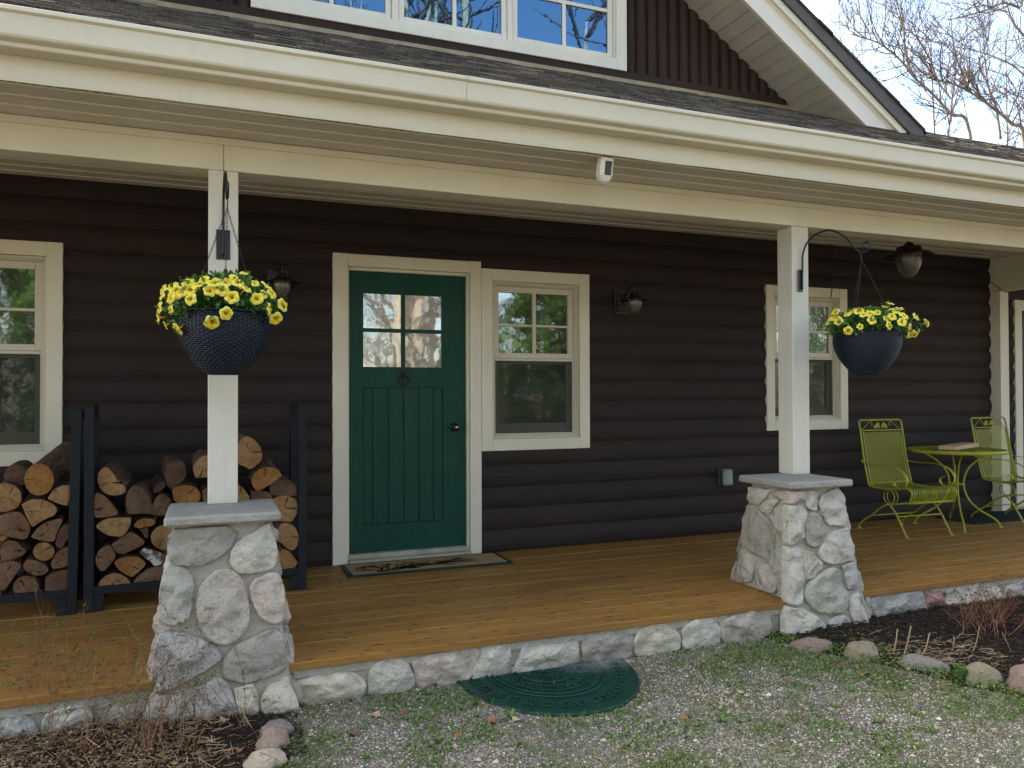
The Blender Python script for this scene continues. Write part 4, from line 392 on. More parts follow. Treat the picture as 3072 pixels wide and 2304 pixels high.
# far door past the corner pilaster
fd = MB(); fd.bbox(7.885, 7.99, -.014, .03, 0, 2.178); fd.bbox(8.82, 8.92, -.014, .03, 0, 2.178); fd.bbox(7.99, 8.82, -.0125, .03, 2.07, 2.177); fd.bbox(7.9905, 8.02, .01, .12, 0, 2.07)
fd = fd.build('door_frame', CREAM_V, cabin)
g2 = MB(); g2.box(8.02, 8.13, .05, .09, .06, 2.07); g2.box(8.7, 8.82, .05, .09, .06, 2.07); g2.box(8.13, 8.7, .05, .09, 1.93, 2.07); g2.box(8.13, 8.7, .05, .09, .06, 1.25)
g2 = g2.build('door', DOOR, cabin); MB().box(8.13, 8.7, .06, .066, 1.25, 1.93).build('pane', GLASS_D, g2)
MB().bbox(7.99, 8.82, -.05, .05, 0, .05).build('threshold', CREAM, fd)

# porch beam, ceiling, soffit, fascia
XL, XR = -6., 12.
bm_ = MB(); yf = -1.5543
for a, b in ((XL, .1465), (.1485, 3.686), (3.6865, XR)): bm_.bbox(a, b, yf-.001, -1.428, 2.3048, 2.43, .003)
bm_.bbox(XL, XR, yf+.004, -1.428, 2.4305, 2.4686, .003); bm_.build('porch_beam', CREAM, cabin)
def boards(name, ya, yb, z, w_, parent, drop=.006):
    mb = MB(); n = max(1, round((yb-ya)/w_)); st = (yb-ya)/n
    for i in range(n):
        a, b = ya+i*st, ya+(i+1)*st
        mb.box(XL, XR, a+.0045, b-.0045, z, z+.012)
        mb.box(XL, XR, a-.0055, a+.0055, z-drop, z+.01, 1)      # raised bead; the bright line it would catch is put into paler paint
    return mb.build(name, [SOFFIT, GUTTER], parent)
boards('porch_ceiling', -1.42, .03, CE, .131, cabin)
boards('eave_soffit', -1.945, yf+.004, 2.4686, .130, cabin)
ve = MB()
x = XL
while x < XR:
    if int(x*3.1) % 7: ve.box(x, x+.028, -1.978, -1.962, 2.4665, 2.475)
    x += .043
ve.box(XL, XR, -1.99, -1.9525, 2.4675, 2.48, 1); ve.build('vent_strip', [Mat('vent_slot_dark', (.05, .04, .03), .9, .1).m, SOFFIT], cabin)
fa = MB(); n = 180; V = []
for i in range(n+1):
    x = XL+(XR-XL)*i/n; w = .006*noise.noise((x*2.3, 0, 5))+.003*noise.noise((x*7, 0, 5))
    V += [(x, -1.992, 2.462+w*.7), (x, -1.997+w*.6, 2.49), (x, -1.994, 2.56), (x, -1.994, 2.66)]
fa.add(V, [(4*i+k, 4*i+4+k, 4*i+5+k, 4*i+1+k) for i in range(n) for k in range(3)], 0, True); fa.box(XL, XR, -1.992, -1.97, 2.466, 2.66)
fa.build('fascia', GUTTER, cabin)
gu = MB(); prof = [(-1.998, 2.562), (-2.074, 2.562), (-2.080, 2.566), (-2.083, 2.580), (-2.092, 2.583), (-2.104, 2.587), (-2.112, 2.592), (-2.1165, 2.601), (-2.119, 2.625), (-2.1225, 2.655), (-2.125, 2.676), (-2.134, 2.681), (-2.1385, 2.684), (-2.1395, 2.699), (-2.136, 2.7015), (-2.124, 2.7015), (-2.118, 2.694), (-2.11, 2.60), (-2.07, 2.57), (-1.998, 2.57)]
seams = [XL, -1.2, 1.21, 4.1, 7.5, XR]
for a, b in zip(seams, seams[1:]):
    k = 40; V = []
    for i in range(k+1):
        x = a+(b-a-.002)*i/k
        for (y, z) in prof: V.append((x, y+.0016*noise.noise((x*1.3, z*4, 2)), z+.0015*noise.noise((x*1.1, 3, 2))))
    m_ = len(prof); gu.add(V, [(i*m_+q, (i+1)*m_+q, (i+1)*m_+q+1, i*m_+q+1) for i in range(k) for q in range(m_-1)], 0, False)
gu.build('gutter', GUTTER, cabin, recalc=False)
# shingles
def shingle_mat():
    m = Mat('asphalt_shingle', (.05, .045, .04), .9, .12); g = m.n('NewGeometry'); v = m.coord()
    n = m.noise(160, 4, .8, v); n2 = m.noise(3, 5, .6, v); c = m.ramp(g.outputs['Random Per Island'], [(0, (.008, .006, .005)), (.3, (.020, .014, .011)), (.6, (.060, .046, .033)), (.8, (.018, .014, .011)), (1, (.15, .12, .085))])
    c = m.mix(m.rng(n, .45, .7, 0, .75), c, (.21, .19, .15)); c = m.mix(m.rng(n2, .55, .7, 0, .5), c, (.10, .10, .05)); m.col(c); m.bump(n, .7, .004); return m.m
SHING = shingle_mat()
RS = .5456; RZ = lambda y: 2.662+RS*(y+2.05)
sh = MB()
crs = .072                          # exposed strips, each a lapped laminate
y = -2.065; row = 0
while y < .02:
    x = XL-rnd.random()*.3
    while x < XR:
        wd = rnd.uniform(.05, .26); t = rnd.uniform(.003, .016); e = rnd.uniform(0, .014)
        a, b = y-e, y+crs+.02
        za = RZ(a)+t; zb = RZ(b)+.0005
        sh.add([(x, a, RZ(a)-.004), (x+wd-.003, a, RZ(a)-.004), (x+wd-.003, a, za), (x, a, za), (x, b, zb), (x+wd-.003, b, zb)], [(0, 1, 2, 3), (3, 2, 5, 4), (1, 5, 2), (0, 3, 4)])
        x += wd
    y += crs; row += 1
sh.build('porch_roof', SHING, cabin, recalc=False)
up = MB(); up.add([(XL, -2.06, RZ(-2.06)-.02), (XR, -2.06, RZ(-2.06)-.02), (XR, 0, RZ(0)-.02), (XL, 0, RZ(0)-.02)], [(0, 1, 2, 3)])
up.add([(XL, 0, RZ(0)), (XR, 0, RZ(0)), (XR, 4.2, RZ(0)+1.5), (XL, 4.2, RZ(0)+1.5), (XR, 8.6, 2.6), (XL, 8.6, 2.6)], [(0, 1, 2, 3), (3, 2, 4, 5)])
up.add([(XL, 0, 0), (XL, 8.6, 0), (XL, 8.6, 2.6), (XL, 4.2, RZ(0)+1.5), (XL, 0, RZ(0))], [(0, 1, 2, 3, 4)]); up.add([(XR, 0, 0), (XR, 8.6, 0), (XR, 8.6, 2.6), (XR, 4.2, RZ(0)+1.5), (XR, 0, RZ(0))], [(0, 1, 2, 3, 4)])
up.add([(XL, 8.6, 0), (XR, 8.6, 0), (XR, 8.6, 2.6), (XL, 8.6, 2.6)], [(0, 1, 2, 3)]); up.build('main_roof', SHING, cabin, recalc=False)
MB().box(-2.3, 5.75, -.022, .02, RZ(0)-.03, 3.806).build('flashing', painted('tan_flashing', (.27, .23, .13), .2, .5, 8, None, .1, (25, .6, (.12, .08, .04))), cabin)
# gable with vertical half logs
AX, mS = 1.81, .668
Zs = lambda x: 4.575-mS*(x-3.842) if x >= AX else 4.575-mS*(2*AX-x-3.842)
ZT = lambda x: 4.452-.645*(x-4.585) if x >= AX else 4.452-.64*(2*AX-x-4.585)
gw = MB(); P_ = .105; i0 = -40; 
for i in range(-41, 42):
    xa = 3.2855+i*P_; 
    if xa < -2.0 or xa+P_ > 5.02: continue
    N = 8; V = []
    for k in range(N+1):
        t = k/N; x = xa+t*P_; y = .028-.040*max(0, 1-abs(2*t-1)**2.2)**.75; top = Zs(x)
        V += [(x, y, 3.86), (x, y, max(3.862, top))]
    def inside(x): return .43 < x < 3.19
    if inside(xa) and inside(xa+P_): continue
    gw.add(V, [(2*k, 2*k+2, 2*k+3, 2*k+1) for k in range(N)], 0, True)
gw.box(-2.1, 4.93, -.016, .03, 3.80, 3.868); gw.box(-2, 5, .03, .05, 3.8, 4.0)
gw.add([(-2.1, .05, 3.8), (5.05, .05, 3.8), (AX, .05, Zs(AX))], [(0, 1, 2)])
gw.build('gable_siding', VLOG, cabin, recalc=False)
uw = MB(); frame(uw, .341, 3.279, 3.866, 5.5, .094, -.03, .03, .094, .088)
for a, b in ((1.325, 1.376), (2.237, 2.280)): uw.bbox(a, b, .0, .06, 3.954, 5.406)
frame(uw, .4355, 3.1845, 3.9545, 5.4055, .012, -.01, .06)
uw = uw.build('window', WHITE, cabin); uw['label'] = 'wide three part window in the upper gable'
for a, b in ((.45, 1.322), (1.379, 2.234), (2.283, 3.17)):
    s_ = MB(); frame(s_, a, b, 3.967, 5.39, .042, .012, .05); c = (a+b)/2+.006
    s_.bbox(c-.015, c+.015, .02, .045, 4.009, 5.348, .002)
    for z in (4.365, 4.73, 5.09): s_.bbox(a+.042, b-.042, .0215, .045, z-.0145, z+.0145, .002)
    s_.build('sash', WHITE, uw); MB().box(a+.04, b-.04, .034, .038, 4.0, 5.35).build('pane', GLASS_U, uw)
# gable overhang: boarded soffit, rake boards, shingle edge (both slopes)
so = MB(); rk = MB(); r2 = MB(); se = MB(); YR = -.45
def slope(sgn):
    def X(x): return x if sgn > 0 else 2*AX-x
    x = AX
    while x < 5.6:
        b = min(x+.108, 5.6)
        so.add([(X(x+.0022), .03, Zs(X(x))), (X(b-.0022), .03, Zs(X(b))), (X(b-.0022), YR-.01, Zs(X(b))), (X(x+.0022), YR-.01, Zs(X(x)))], [(0, 1, 2, 3)])
        x = b
    so.add([(X(AX), .03, Zs(AX)+.014), (X(5.6), .03, Zs(X(5.6))+.014), (X(5.6), YR, Zs(X(5.6))+.014), (X(AX), YR, Zs(AX)+.014)], [(0, 1, 2, 3)])
    def slab(mb, o0, o1, ya, yb, xe=5.75):
        k = 36; V = []
        for i in range(k+1):
            xx = AX+(xe-AX)*i/k; w = .006*noise.noise((xx*3, o0*9, sgn)) if mb is rk else 0
            for y_ in (ya, yb):
                V += [(X(xx), y_, Zs(X(xx))+o0+w), (X(xx), y_, o1(xx) if callable(o1) else Zs(X(xx))+o1)]
        F = []
        for i in range(k):
            a = 4*i; F += [(a, a+4, a+5, a+1), (a+2, a+3, a+7, a+6), (a, a+2, a+6, a+4), (a+1, a+5, a+7, a+3)]
        F.append((4*k, 4*k+2, 4*k+3, 4*k+1)); mb.add(V, F)
    slab(rk, -.008, .172, YR-.03, YR, 5.70)
    slab(r2, .172, .200, YR-.035, YR, 5.75); slab(r2, .200, .268, YR-.062, YR, 5.82)
    slab(se, .268, lambda q: ZT(X(q))+.004, YR-.085, .2, 6.0)
slope(1); slope(-1)
so.build('gable_soffit', painted('gable_soffit_paint', (.44, .41, .33), .06, .6, 4, None, .06, (12, .4, (.3, .26, .17))), cabin, recalc=False)
rk.build('rake_board', WHITE, cabin); r2.build('rake_moulding', CREAM, cabin)
gr = MB()
for sgn in (1, -1):
    X = lambda x: x if sgn > 0 else 2*AX-x
    gr.add([(X(AX), YR-.09, ZT(AX)+.02), (X(6.05), YR-.09, ZT(X(6.05))+.02), (X(6.05), 7, ZT(X(6.05))+.02), (X(AX), 7, ZT(AX)+.02)], [(0, 1, 2, 3)])
    t = 0; xx = AX
    while xx < 6.0:       # ragged shingle butts along the rake
        e = rnd.uniform(.002, .012); gr.add([(X(xx), y_, ZT(X(xx))+q+e*.5) for y_ in (YR-.09-e, .1) for q in (0, .02)]+[(X(xx+.15), y_, ZT(X(xx+.15))+q+e) for y_ in (YR-.09-e, .1) for q in (0, .02)], [(0, 1, 5, 4), (1, 3, 7, 5), (4, 5, 7, 6), (0, 4, 6, 2)]); xx += .15
gr.build('gable_roof', SHING, cabin, recalc=False); se.build('roof_edge', painted('grey_drip_edge', (.075, .066, .053), .2, .6, 9), cabin)

# ---------------------------------------------------------------- porch deck with stone skirt
porch = empty('porch_deck', (0, -1, 0), 'orange brown cedar board porch floor on a low fieldstone skirt', 'porch')
pl = Vector((0, -1, 0))
dk = MB(); nb = 14; bw = 1.968/nb
for i in range(nb):
    a = -1.95+i*bw; x = XL-rnd.random()*2
    while x < XR:
        ln = rnd.choice((3.7, 4.9, 4.9, 6.1)); dz = rnd.uniform(-.0015, .0015)
        dk.bbox(x, x+ln-.003, a+.0024+1, a+bw-.0024+1, -.036+dz, 0+dz-.0005, .0026); x += ln
dk.build('deck_boards', DECK, porch)
MB().box(XL, XR, -1.93+1, 1.02, -.075, -.034).build('joist_band', MORTAR, porch)
def patch(mb, poly, P, N_off, h, seed, m=0, seg=44, sink=.03):
    """fieldstone: outline poly (2D) -> bulged rough patch. P(a,b,h)->3D"""
    pts = [Vector((p[0], p[1])) for p in poly]; c = sum(pts, Vector((0, 0)))/len(pts)
    cl = pts+[pts[0]]; L_ = [0]
    for a, b in zip(cl, cl[1:]): L_.append(L_[-1]+(b-a).length)
    def at_(s):
        for i in range(len(pts)):
            if s <= L_[i+1]+1e-9:
                t = (s-L_[i])/max(L_[i+1]-L_[i], 1e-9); return cl[i].lerp(cl[i+1], t)
        return cl[-1]
    ring = [at_(L_[-1]*k/seg) for k in range(seg)]
    for _ in range(1): ring = [(ring[k-1]+ring[k]*2+ring[(k+1) % seg])/4 for k in range(seg)]
    rad_ = [(1.0, -sink), (1.0, h*.30), (.98, h*.66), (.95, h*.88), (.89, h*1.02), (.80, h*1.1), (.70, h*1.14), (.58, h*1.18), (.46, h*1.2), (.33, h*1.2), (.18, h*1.2)]
    V = []; size = L_[-1]/6; rs_ = random.Random(seed*7.7); pln = [(rs_.uniform(0, 6.283), rs_.uniform(.15, .55), rs_.uniform(.10, .45)) for _ in range(6)]
    for fr, hh in rad_:
        for k, q in enumerate(ring):
            p = c+(q-c)*fr; nz = noise.noise((p.x*15+seed, p.y*15, seed))*.012+noise.noise((p.x*42, p.y*42+seed, 1))*.006
            fc = abs(noise.noise((p.x*8+seed*3, p.y*8, 4)))*.030
            dq = p-c; hh = min([hh]+[h*1.35-s_p*(dq.x*cos(t_p)+dq.y*sin(t_p)-o_p*size) for t_p, s_p, o_p in pln]) if fr < .97 else hh
            if fr < .97: hh = max(hh, h*.78)
            if fr == 1.0: nz = 0; fc = 0; p = c+(q-c)*(1+.07*noise.noise((q.x*30+seed, q.y*30, 2)))
            V.append(P(p.x, p.y, hh+nz-fc))
    V.append(P(c.x, c.y, h*1.1)); nR = len(rad_)
    F = [(i*seg+k, i*seg+(k+1) % seg, (i+1)*seg+(k+1) % seg, (i+1)*seg+k) for i in range(nR-1) for k in range(seg)]
    F += [((nR-1)*seg+k, (nR-1)*seg+(k+1) % seg, nR*seg) for k in range(seg)]
    mb.add(V, F, m, True)
sk = MB(); n = 120; V = []
for i in range(n+1):
    x = XL+(XR-XL)*i/n
    for z in (-.30, -.2, -.1, -.035): V.append((x, -.915+.004*noise.noise((x*6, z*9, 0)), z))
sk.add(V, [(4*i+k, 4*i+4+k, 4*i+5+k, 4*i+1+k) for i in range(n) for k in range(3)], 0, True); sk = sk.build('stone_skirt', MORTAR, porch, recalc=False)
SK = [(m, p) for m, p in DATA['skirt']]
x = 5.25; rr = random.Random(3)
while x < 9:
    w_ = rr.uniform(.2, .4); SK.append((rr.choice('wgbcn'), [(x, -.2), (x+.02, -.08), (x+w_*.4, -.05), (x+w_-.02, -.055), (x+w_, -.15), (x+w_-.04, -.22), (x+.05, -.23)])); x += w_+.03
x = -3.5
while x < -.95:
    w_ = rr.uniform(.2, .35); SK.append((rr.choice('wgbcn'), [(x, -.2), (x+.02, -.08), (x+w_*.4, -.05), (x+w_-.02, -.055), (x+w_, -.15), (x+w_-.04, -.22), (x+.05, -.23)])); x += w_+.03
for i, (m, p) in enumerate(SK):
    mb = MB(); cx = sum(q[0] for q in p)/len(p); cz = sum(q[1] for q in p)/len(p); patch(mb, [((q[0]-cx)*1.06, cz+(q[1]-cz)*1.12) for q in p], lambda a, b, h: (a, -.918-h, b), 0, .032, i*3.7+.5)
    o = mb.build('stone', ST[m], sk, (cx, 0, 0), recalc=False)

# ---------------------------------------------------------------- stone piers with posts
HW = lambda z: .203+(.639-z)*(.122/.84)
def pier(cx, stones, label, seed, sides):
    e = empty('porch_pier', (cx, -1.677, -.2), label, 'porch pier', 'stone piers carrying the porch roof'); Z0 = .2
    mb = MB(); V = []; nz, ns = 14, 8
    for i in range(nz+1):
        z = -.30+(.641+.30)*i/nz; h = HW(z)-.024
        for k in range(4*ns):
            s_, t = divmod(k, ns); u = -h+2*h*t/ns
            p = [(u, -h), (h, u), (-u, h), (-h, -u)][s_]
            d = .006*noise.noise((p[0]*9+seed, p[1]*9, z*9)); V.append((p[0]*(1+d*3), p[1]*(1+d*3), z+Z0))
    q = 4*ns; mb.add(V, [(i*q+k, i*q+(k+1) % q, (i+1)*q+(k+1) % q, (i+1)*q+k) for i in range(nz) for k in range(q)], 0, True)
    core = mb.build('pier', MORTAR, e, recalc=False)
    i = 0
    allst = list(stones)
    for sd_ in sides:       # the faces the photograph does not show
        r_ = random.Random(seed+len(sd_)+ord(sd_))
        for z in (-.12, .05, .23, .42, .56):
            u = -HW(z)+.01
            while u < HW(z)-.06:
                w_ = min(r_.uniform(.12, .22), HW(z)-u); hh = .085 if z < .5 else .06
                allst.append((r_.choice('gwnsb'), sd_, [(u+.01, z-hh*.6), (u+.03, z+hh*.8), (u+w_*.6, z+hh*.95), (u+w_-.01, z+hh*.5), (u+w_-.015, z-hh*.7), (u+w_*.5, z-hh*.95)])); u += w_
    for m, sd_, p in allst:
        i += 1; mb = MB(); cc = (sum(q[0] for q in p)/len(p), sum(q[1] for q in p)/len(p))
        if sd_ == 'F': f = lambda a, b, h: (a, -(HW(b)-.020)-h, b+Z0)
        elif sd_ == 'L': f = lambda a, b, h: (-(HW(b)-.020)-h, a, b+Z0)
        elif sd_ == 'R': f = lambda a, b, h: ((HW(b)-.020)+h, a, b+Z0)
        else: f = lambda a, b, h: (a, (HW(b)-.020)+h, b+Z0)
        patch(mb, [(cc[0]+(q[0]-cc[0])*1.03, cc[1]+(q[1]-cc[1])*1.03) for q in p], f, 0, .034, seed+i*1.37)
        mb.build('stone', ST[m], core, recalc=False)
    c = MB(); c.bbox(-.243, .243, -.243, .243, .639+Z0, .682+Z0, .010); cap = c.build('cap', CONC, e)
    p_ = MB(); p_.bbox(-.0685, .0685, .1225, .263, .682+Z0, 2.304+Z0, .004); p_.build('post', WHITE, e)
    return e
pier(.147, DATA['stL'], 'stone pier with white post, between the firewood racks and the green door', 11, 'LRB')
pier(3.516, DATA['stR'], 'stone pier with white post, next to the green patio chairs', 47, 'RB')
# correct post x of the second pier (post stands slightly right of the pier centre)
for o in bpy.data.objects:
    if o.name.startswith('post') and o.parent and abs(o.parent.location.x-3.516) < .01: o.location.x = .171-.0
# ---------------------------------------------------------------- firewood racks and firewood
RD = DATA['rackdir']; RA = math.atan2(RD[1], RD[0]); R0 = Vector((-.564, -.69, 0))
def rackpt(s, y, z): return R0+Vector((cos(RA)*s-sin(RA)*y, sin(RA)*s+cos(RA)*y, z))
def rack(s0, W_, H, label, lz):
    e = empty('firewood_rack', rackpt(s0, 0, 0), label, 'firewood rack', 'black steel firewood racks', RA)
    for x in (0, W_-.05):
        for y in (0, .35):
            m = MB(); m.bbox(x, x+.05, y, y+.045, 0, H, .003); m.build('upright', RACK, e)
    for y in (0.001, .352):
        m = MB(); m.bbox(.05, W_-.05, y, y+.04, lz, lz+.045, .003); m.build('bottom_rail', RACK, e)
    for x in (0.002, W_-.048):
        m = MB(); m.bbox(x, x+.046, .045, .35, lz+.001, lz+.044, .003); m.build('side_rail', RACK, e); m = MB(); m.bbox(x+.002, x+.044, .045, .35, H-.05, H-.004, .003); m.build('side_rail', RACK, e)
    for x in (.05, W_-.10):
        for y in (.002, .353):
            m = MB(); m.bbox(x, x+.05, y, y+.038, 0, lz, .003); m.build('foot', RACK, e)
    return e
rack(0, 1.216, 1.153, 'firewood rack partly hidden behind the left stone pier', .095)
rk1 = rack(-1.262, 1.228, 1.13, 'firewood rack under the leftmost window, cut off by the photo edge', .095); rk1.rotation_euler.y = rad(1.2); rk1.location.z += .022
names = {'t': 'pale tan', 'o': 'orange tinted', 'g': 'grey brown weathered', 'b': 'dark bark covered', 'w': 'brown log with a white rotten patch,'}
def firewood(idx, r, m, back, tilt, pts, depth=.40):
    c = Vector((sum(p[0] for p in pts)/len(pts), sum(p[1] for p in pts)/len(pts)))
    w = max(p[0] for p in pts)-min(p[0] for p in pts); h = max(p[1] for p in pts)-min(p[1] for p in pts)
    n = 36; cl = pts+[pts[0]]; L_ = [0]
    for a, b in zip(cl, cl[1:]): L_.append(L_[-1]+math.dist(a, b))
    ring = []
    for k in range(n):
        s = L_[-1]*k/n
        for i in range(len(pts)):
            if s <= L_[i+1]+1e-9: t = (s-L_[i])/max(1e-9, L_[i+1]-L_[i]); ring.append(Vector((cl[i][0]+(cl[i+1][0]-cl[i][0])*t, cl[i][1]+(cl[i+1][1]-cl[i][1])*t))-c); break
    ring = [(ring[k-1]+3*ring[k]+ring[(k+1) % n])/5 for k in range(n)]
    y0 = rnd.uniform(.008, .035)+(.10 if back else 0); sd_ = idx*5.3
    mb = MB(); V = []; K = 7; tx, tz = tilt
    if (tx, tz) == (0, 0): tx, tz = rnd.uniform(-.025, .025), rnd.uniform(-.005, .02)
    for j in range(K+1):
        t = j/K
        for q in ring:
            f = 1+.05*noise.noise((q.x*20+sd_, q.y*20, t*3))+.05*noise.noise((q.x*60, q.y*60+sd_, t*6)) if j else 1+.03*noise.noise((q.x*60, q.y*60+sd_, 0))
            f *= (1-.06*t) if j else .985
            V.append((q.x*f+tx*t, t*depth+(.006*noise.noise((q.x*50, q.y*50, sd_)) if j == 0 else 0), q.y*f+tz*t))
    mb.add(V, [(j*n+k, j*n+(k+1) % n, (j+1)*n+(k+1) % n, (j+1)*n+k) for j in range(K) for k in range(n)], 0, True)
    mb.add(V[-n:], [tuple(range(n))], 1)
    V = []                      # sawn end
    for fr in (.985, .9, .7, .45, .2):
        for q in ring: V.append((q.x*fr, -.003-.004*(1-fr)+.005*noise.noise((q.x*fr*40, q.y*fr*40, sd_))*(fr < .95), q.y*fr))
    V.append((0, -.006, 0)); F = [(i*n+k, i*n+(k+1) % n, (i+1)*n+(k+1) % n, (i+1)*n+k) for i in range(4) for k in range(n)]+[(4*n+k, 4*n+(k+1) % n, 5*n) for k in range(n)]
    mb.add(V, F, 1, True)
    if m != 'b':
        R_ = min(w, h)*.5
        for q in range(rnd.choice((1, 2, 3))):          # drying checks
            a = rnd.uniform(0, 2*pi); l0, l1 = rnd.uniform(0, .25)*R_, rnd.uniform(.6, .95)*R_; ww = rnd.uniform(.0012, .003); V = []
            for s in range(6):
                t = s/5; rr_ = l0+(l1-l0)*t; aa = a+.14*noise.noise((t*3, sd_, q)); k_ = ww*(.3+t)
                for g_ in (-1, 1): V.append((cos(aa)*rr_-sin(aa)*k_*g_, -.0125, sin(aa)*rr_+cos(aa)*k_*g_))
            mb.add(V, [(2*s, 2*s+2, 2*s+3, 2*s+1) for s in range(5)], 2)
    o = mb.build('firewood_log', [BARK, CUT[m], CRACK], None, rackpt(c.x, y0, c.y)); o.rotation_euler = (0, 0, RA)
    return o, c, w, h
ALL = []
for i, (r, m, back, tilt, pts) in enumerate(DATA['logs']):
    cx = sum(p[0] for p in pts)/len(pts); cy = sum(p[1] for p in pts)/len(pts)
    ALL.append((r, m, back, tilt, pts, cx, cy))
def zone(r, cx, cy):
    L_ = [q for q in ALL if q[0] == r]
    return sum(1 for q in L_ if q[6] > cy+.001), sum(1 for q in L_ if q[5] < cx-.001)
ORD = ['first', 'second', 'third', 'fourth', 'fifth', 'sixth', 'seventh', 'eighth', 'ninth', 'tenth', 'eleventh', 'twelfth', '13th', '14th', '15th', '16th', '17th', '18th', '19th', '20th', '21st', '22nd', '23rd', '24th', '25th', '26th', '27th', '28th', '29th', '30th']
for i, (r, m, back, tilt, pts, cx, cy) in enumerate(ALL):
    o, c, w, h = firewood(i, r, m, back, tilt, [tuple(p) for p in pts])
    rnk = zone(r, cx, cy)[0]
    shape = 'round' if len(pts) == 14 and max(w, h)/min(w, h) < 1.3 else 'flat' if w/h > 1.9 else 'split'
    where = 'in the left rack' if r == 0 else 'in the right rack'
    o['label'] = f"{names[m]} {shape} firewood log, {ORD[rnk]} from top {where}" if m != 'w' else f"brown firewood log with a white rotten patch, {where}"
    tag(o, None, 'firewood', 'firewood logs stacked in the left rack' if r == 0 else 'firewood logs stacked in the right rack')
# ---------------------------------------------------------------- hanging brackets, baskets, petunias
def bracket(base, ang, label, top_dz, reach):
    e = empty('plant_bracket', base, label, 'bracket', 'black plant brackets screwed to the porch posts', ang)
    p = MB(); p.bbox(-.032, .032, -.006, 0, -.145, 0, .002); p.bbox(-.004, .004, -.016, -.006, -.13, 0, .001); p.build('wall_plate', BLACK, e)
    # arm leaves the plate upwards, arcs out along -y and ends in a hook and curl
    P = spl([(0, -.012, -.13), (0, -.014, 0), (0, -.020, .11), (0, -.06, .185), (0, -.14, .228), (0, -.22, .222), (0, -.30, .165), (0, -.355, .095), (0, -reach, .060), (0, -reach-.04, .066), (0, -reach-.058, .092), (0, -reach-.045, .118), (0, -reach-.018, .118), (0, -reach-.012, .098), (0, -reach-.026, .088)], 5)
    a = MB(); a.tube(P, .0062, 8); a.build('arm', BLACK, e)
    return e
HK = .395
bracket((.1465, -1.5555, 2.014), rad(1.5), 'black curved plant bracket on the post between the firewood and the green door', .2, HK)
bracket((3.6865, -1.5555, 2.018), rad(21), 'black curved plant bracket on the post near the patio chairs', .2, HK)
WK = None
def wicker_mat():
    m = Mat('navy_resin_wicker', (.012, .020, .032), .45, .35); v = m.coord(); n = m.noise(40, 3, .6, v); m.col(m.ramp(n, [(.3, (.004, .008, .015)), (.7, (.009, .016, .027))])); return m.m
WICK = wicker_mat(); SOIL = painted('potting_soil', (.03, .02, .014), .3, .95, 30, None, .6)
BP = [(.060, -.266), (.085, -.253), (.108, -.232), (.131, -.205), (.156, -.170), (.174, -.135), (.187, -.100), (.193, -.065), (.191, -.035), (.181, -.008), (.176, 0)]
def brad(z):
    for (ra, za), (rb, zb) in zip(BP, BP[1:]):
        if za <= z <= zb: return ra+(rb-ra)*(z-za)/(zb-za)
    return BP[-1][0]
def basket(loc, hook, label, rot):
    e = empty('hanging_basket', loc, label, 'hanging planter', 'dark wicker hanging baskets', rot)
    b = MB(); N = 40
    prof = [(r-.004, z) for r, z in BP]; b.lathe(prof+[(.168, 0), (.165, -.03), (.12, -.15), (.001, -.20)], n=N)
    ns = 64                                        # weave: ribs and horizontal strands that pass over and under
    rows = 30
    for j in range(rows):
        z = -.262+.254*(j+.5)/rows; V = []; n = ns*2
        for k in range(n):
            t = 2*pi*k/n; w_ = (1 if (k//2+j) % 2 else -1)*.0026; rr_ = brad(z)+w_
            for dz, dr_ in ((-.0036, -.001), (0, .0022), (.0036, -.001)): V.append(((rr_+dr_)*cos(t), (rr_+dr_)*sin(t), z+dz))
        b.add(V, [(3*k+q, 3*((k+1) % n)+q, 3*((k+1) % n)+q+1, 3*k+q+1) for k in range(n) for q in range(2)], 0, True)
    for k in range(ns):
        t = 2*pi*(k+.25)/ns; V = []
        for j in range(15):
            z = -.264+.262*j/14; rr_ = brad(z)+.0018
            for da in (-.0022, .0022): V.append((rr_*cos(t)-sin(t)*da, rr_*sin(t)+cos(t)*da, z))
        b.add(V, [(2*j, 2*j+1, 2*j+3, 2*j+2) for j in range(14)], 0, True)
    b.tube([(.179*cos(2*pi*k/40), .179*sin(2*pi*k/40), .002) for k in range(41)], .006, 8)
    b.lathe([(.001, -.270), (.064, -.270), (.068, -.262)], n=30)
    b.build('basket', WICK, e, recalc=False)
    s = MB(); s.lathe([(.001, -.02), (.168, -.024)], n=24); s.build('soil', SOIL, e)
    hk = Vector(hook)-Vector(loc); hk = Matrix.Rotation(-rot, 3, 'Z') @ hk
    h = MB(); h.tube(spl([hk+Vector((.0, -.014, -.02)), hk+Vector((0, -.012, .004)), hk+Vector((0, 0, .014)), hk+Vector((0, .012, .002)), hk+Vector((.002, .004, -.03)), hk+Vector((0, 0, -.055))], 5), .0028, 6); h.build('hook', BLACK, e)
    top = hk+Vector((0, 0, -.055))
    for k in range(3):
        t = pi*1.5+k*2*pi/3; end = Vector((.176*cos(t), .176*sin(t), .0)); c = MB(); n = int((end-top).length/.0125); d = (end-top).normalized()
        sd1 = d.cross(Vector((0, 0, 1))).normalized() if abs(d.z) < .99 else Vector((1, 0, 0)); sd2 = d.cross(sd1)
        for i in range(n):
            p = top+(end-top)*((i+.5)/n); u = sd1 if i % 2 else sd2
            c.tube([p+d*(.0085*cos(q))+u*(.0042*sin(q)) for q in [2*pi*z/8 for z in range(9)]], .0011, 4, cap=False)
        c.build('chain', BLACK, e, recalc=False)
    return e
B1 = Vector((.1455, -1.945, 1.568)); B2 = Vector((3.836, -1.955, 1.590))
basket(B1, (.157, -1.9475, 2.086), 'dark wicker basket of yellow petunias hanging at the left porch post', 0)
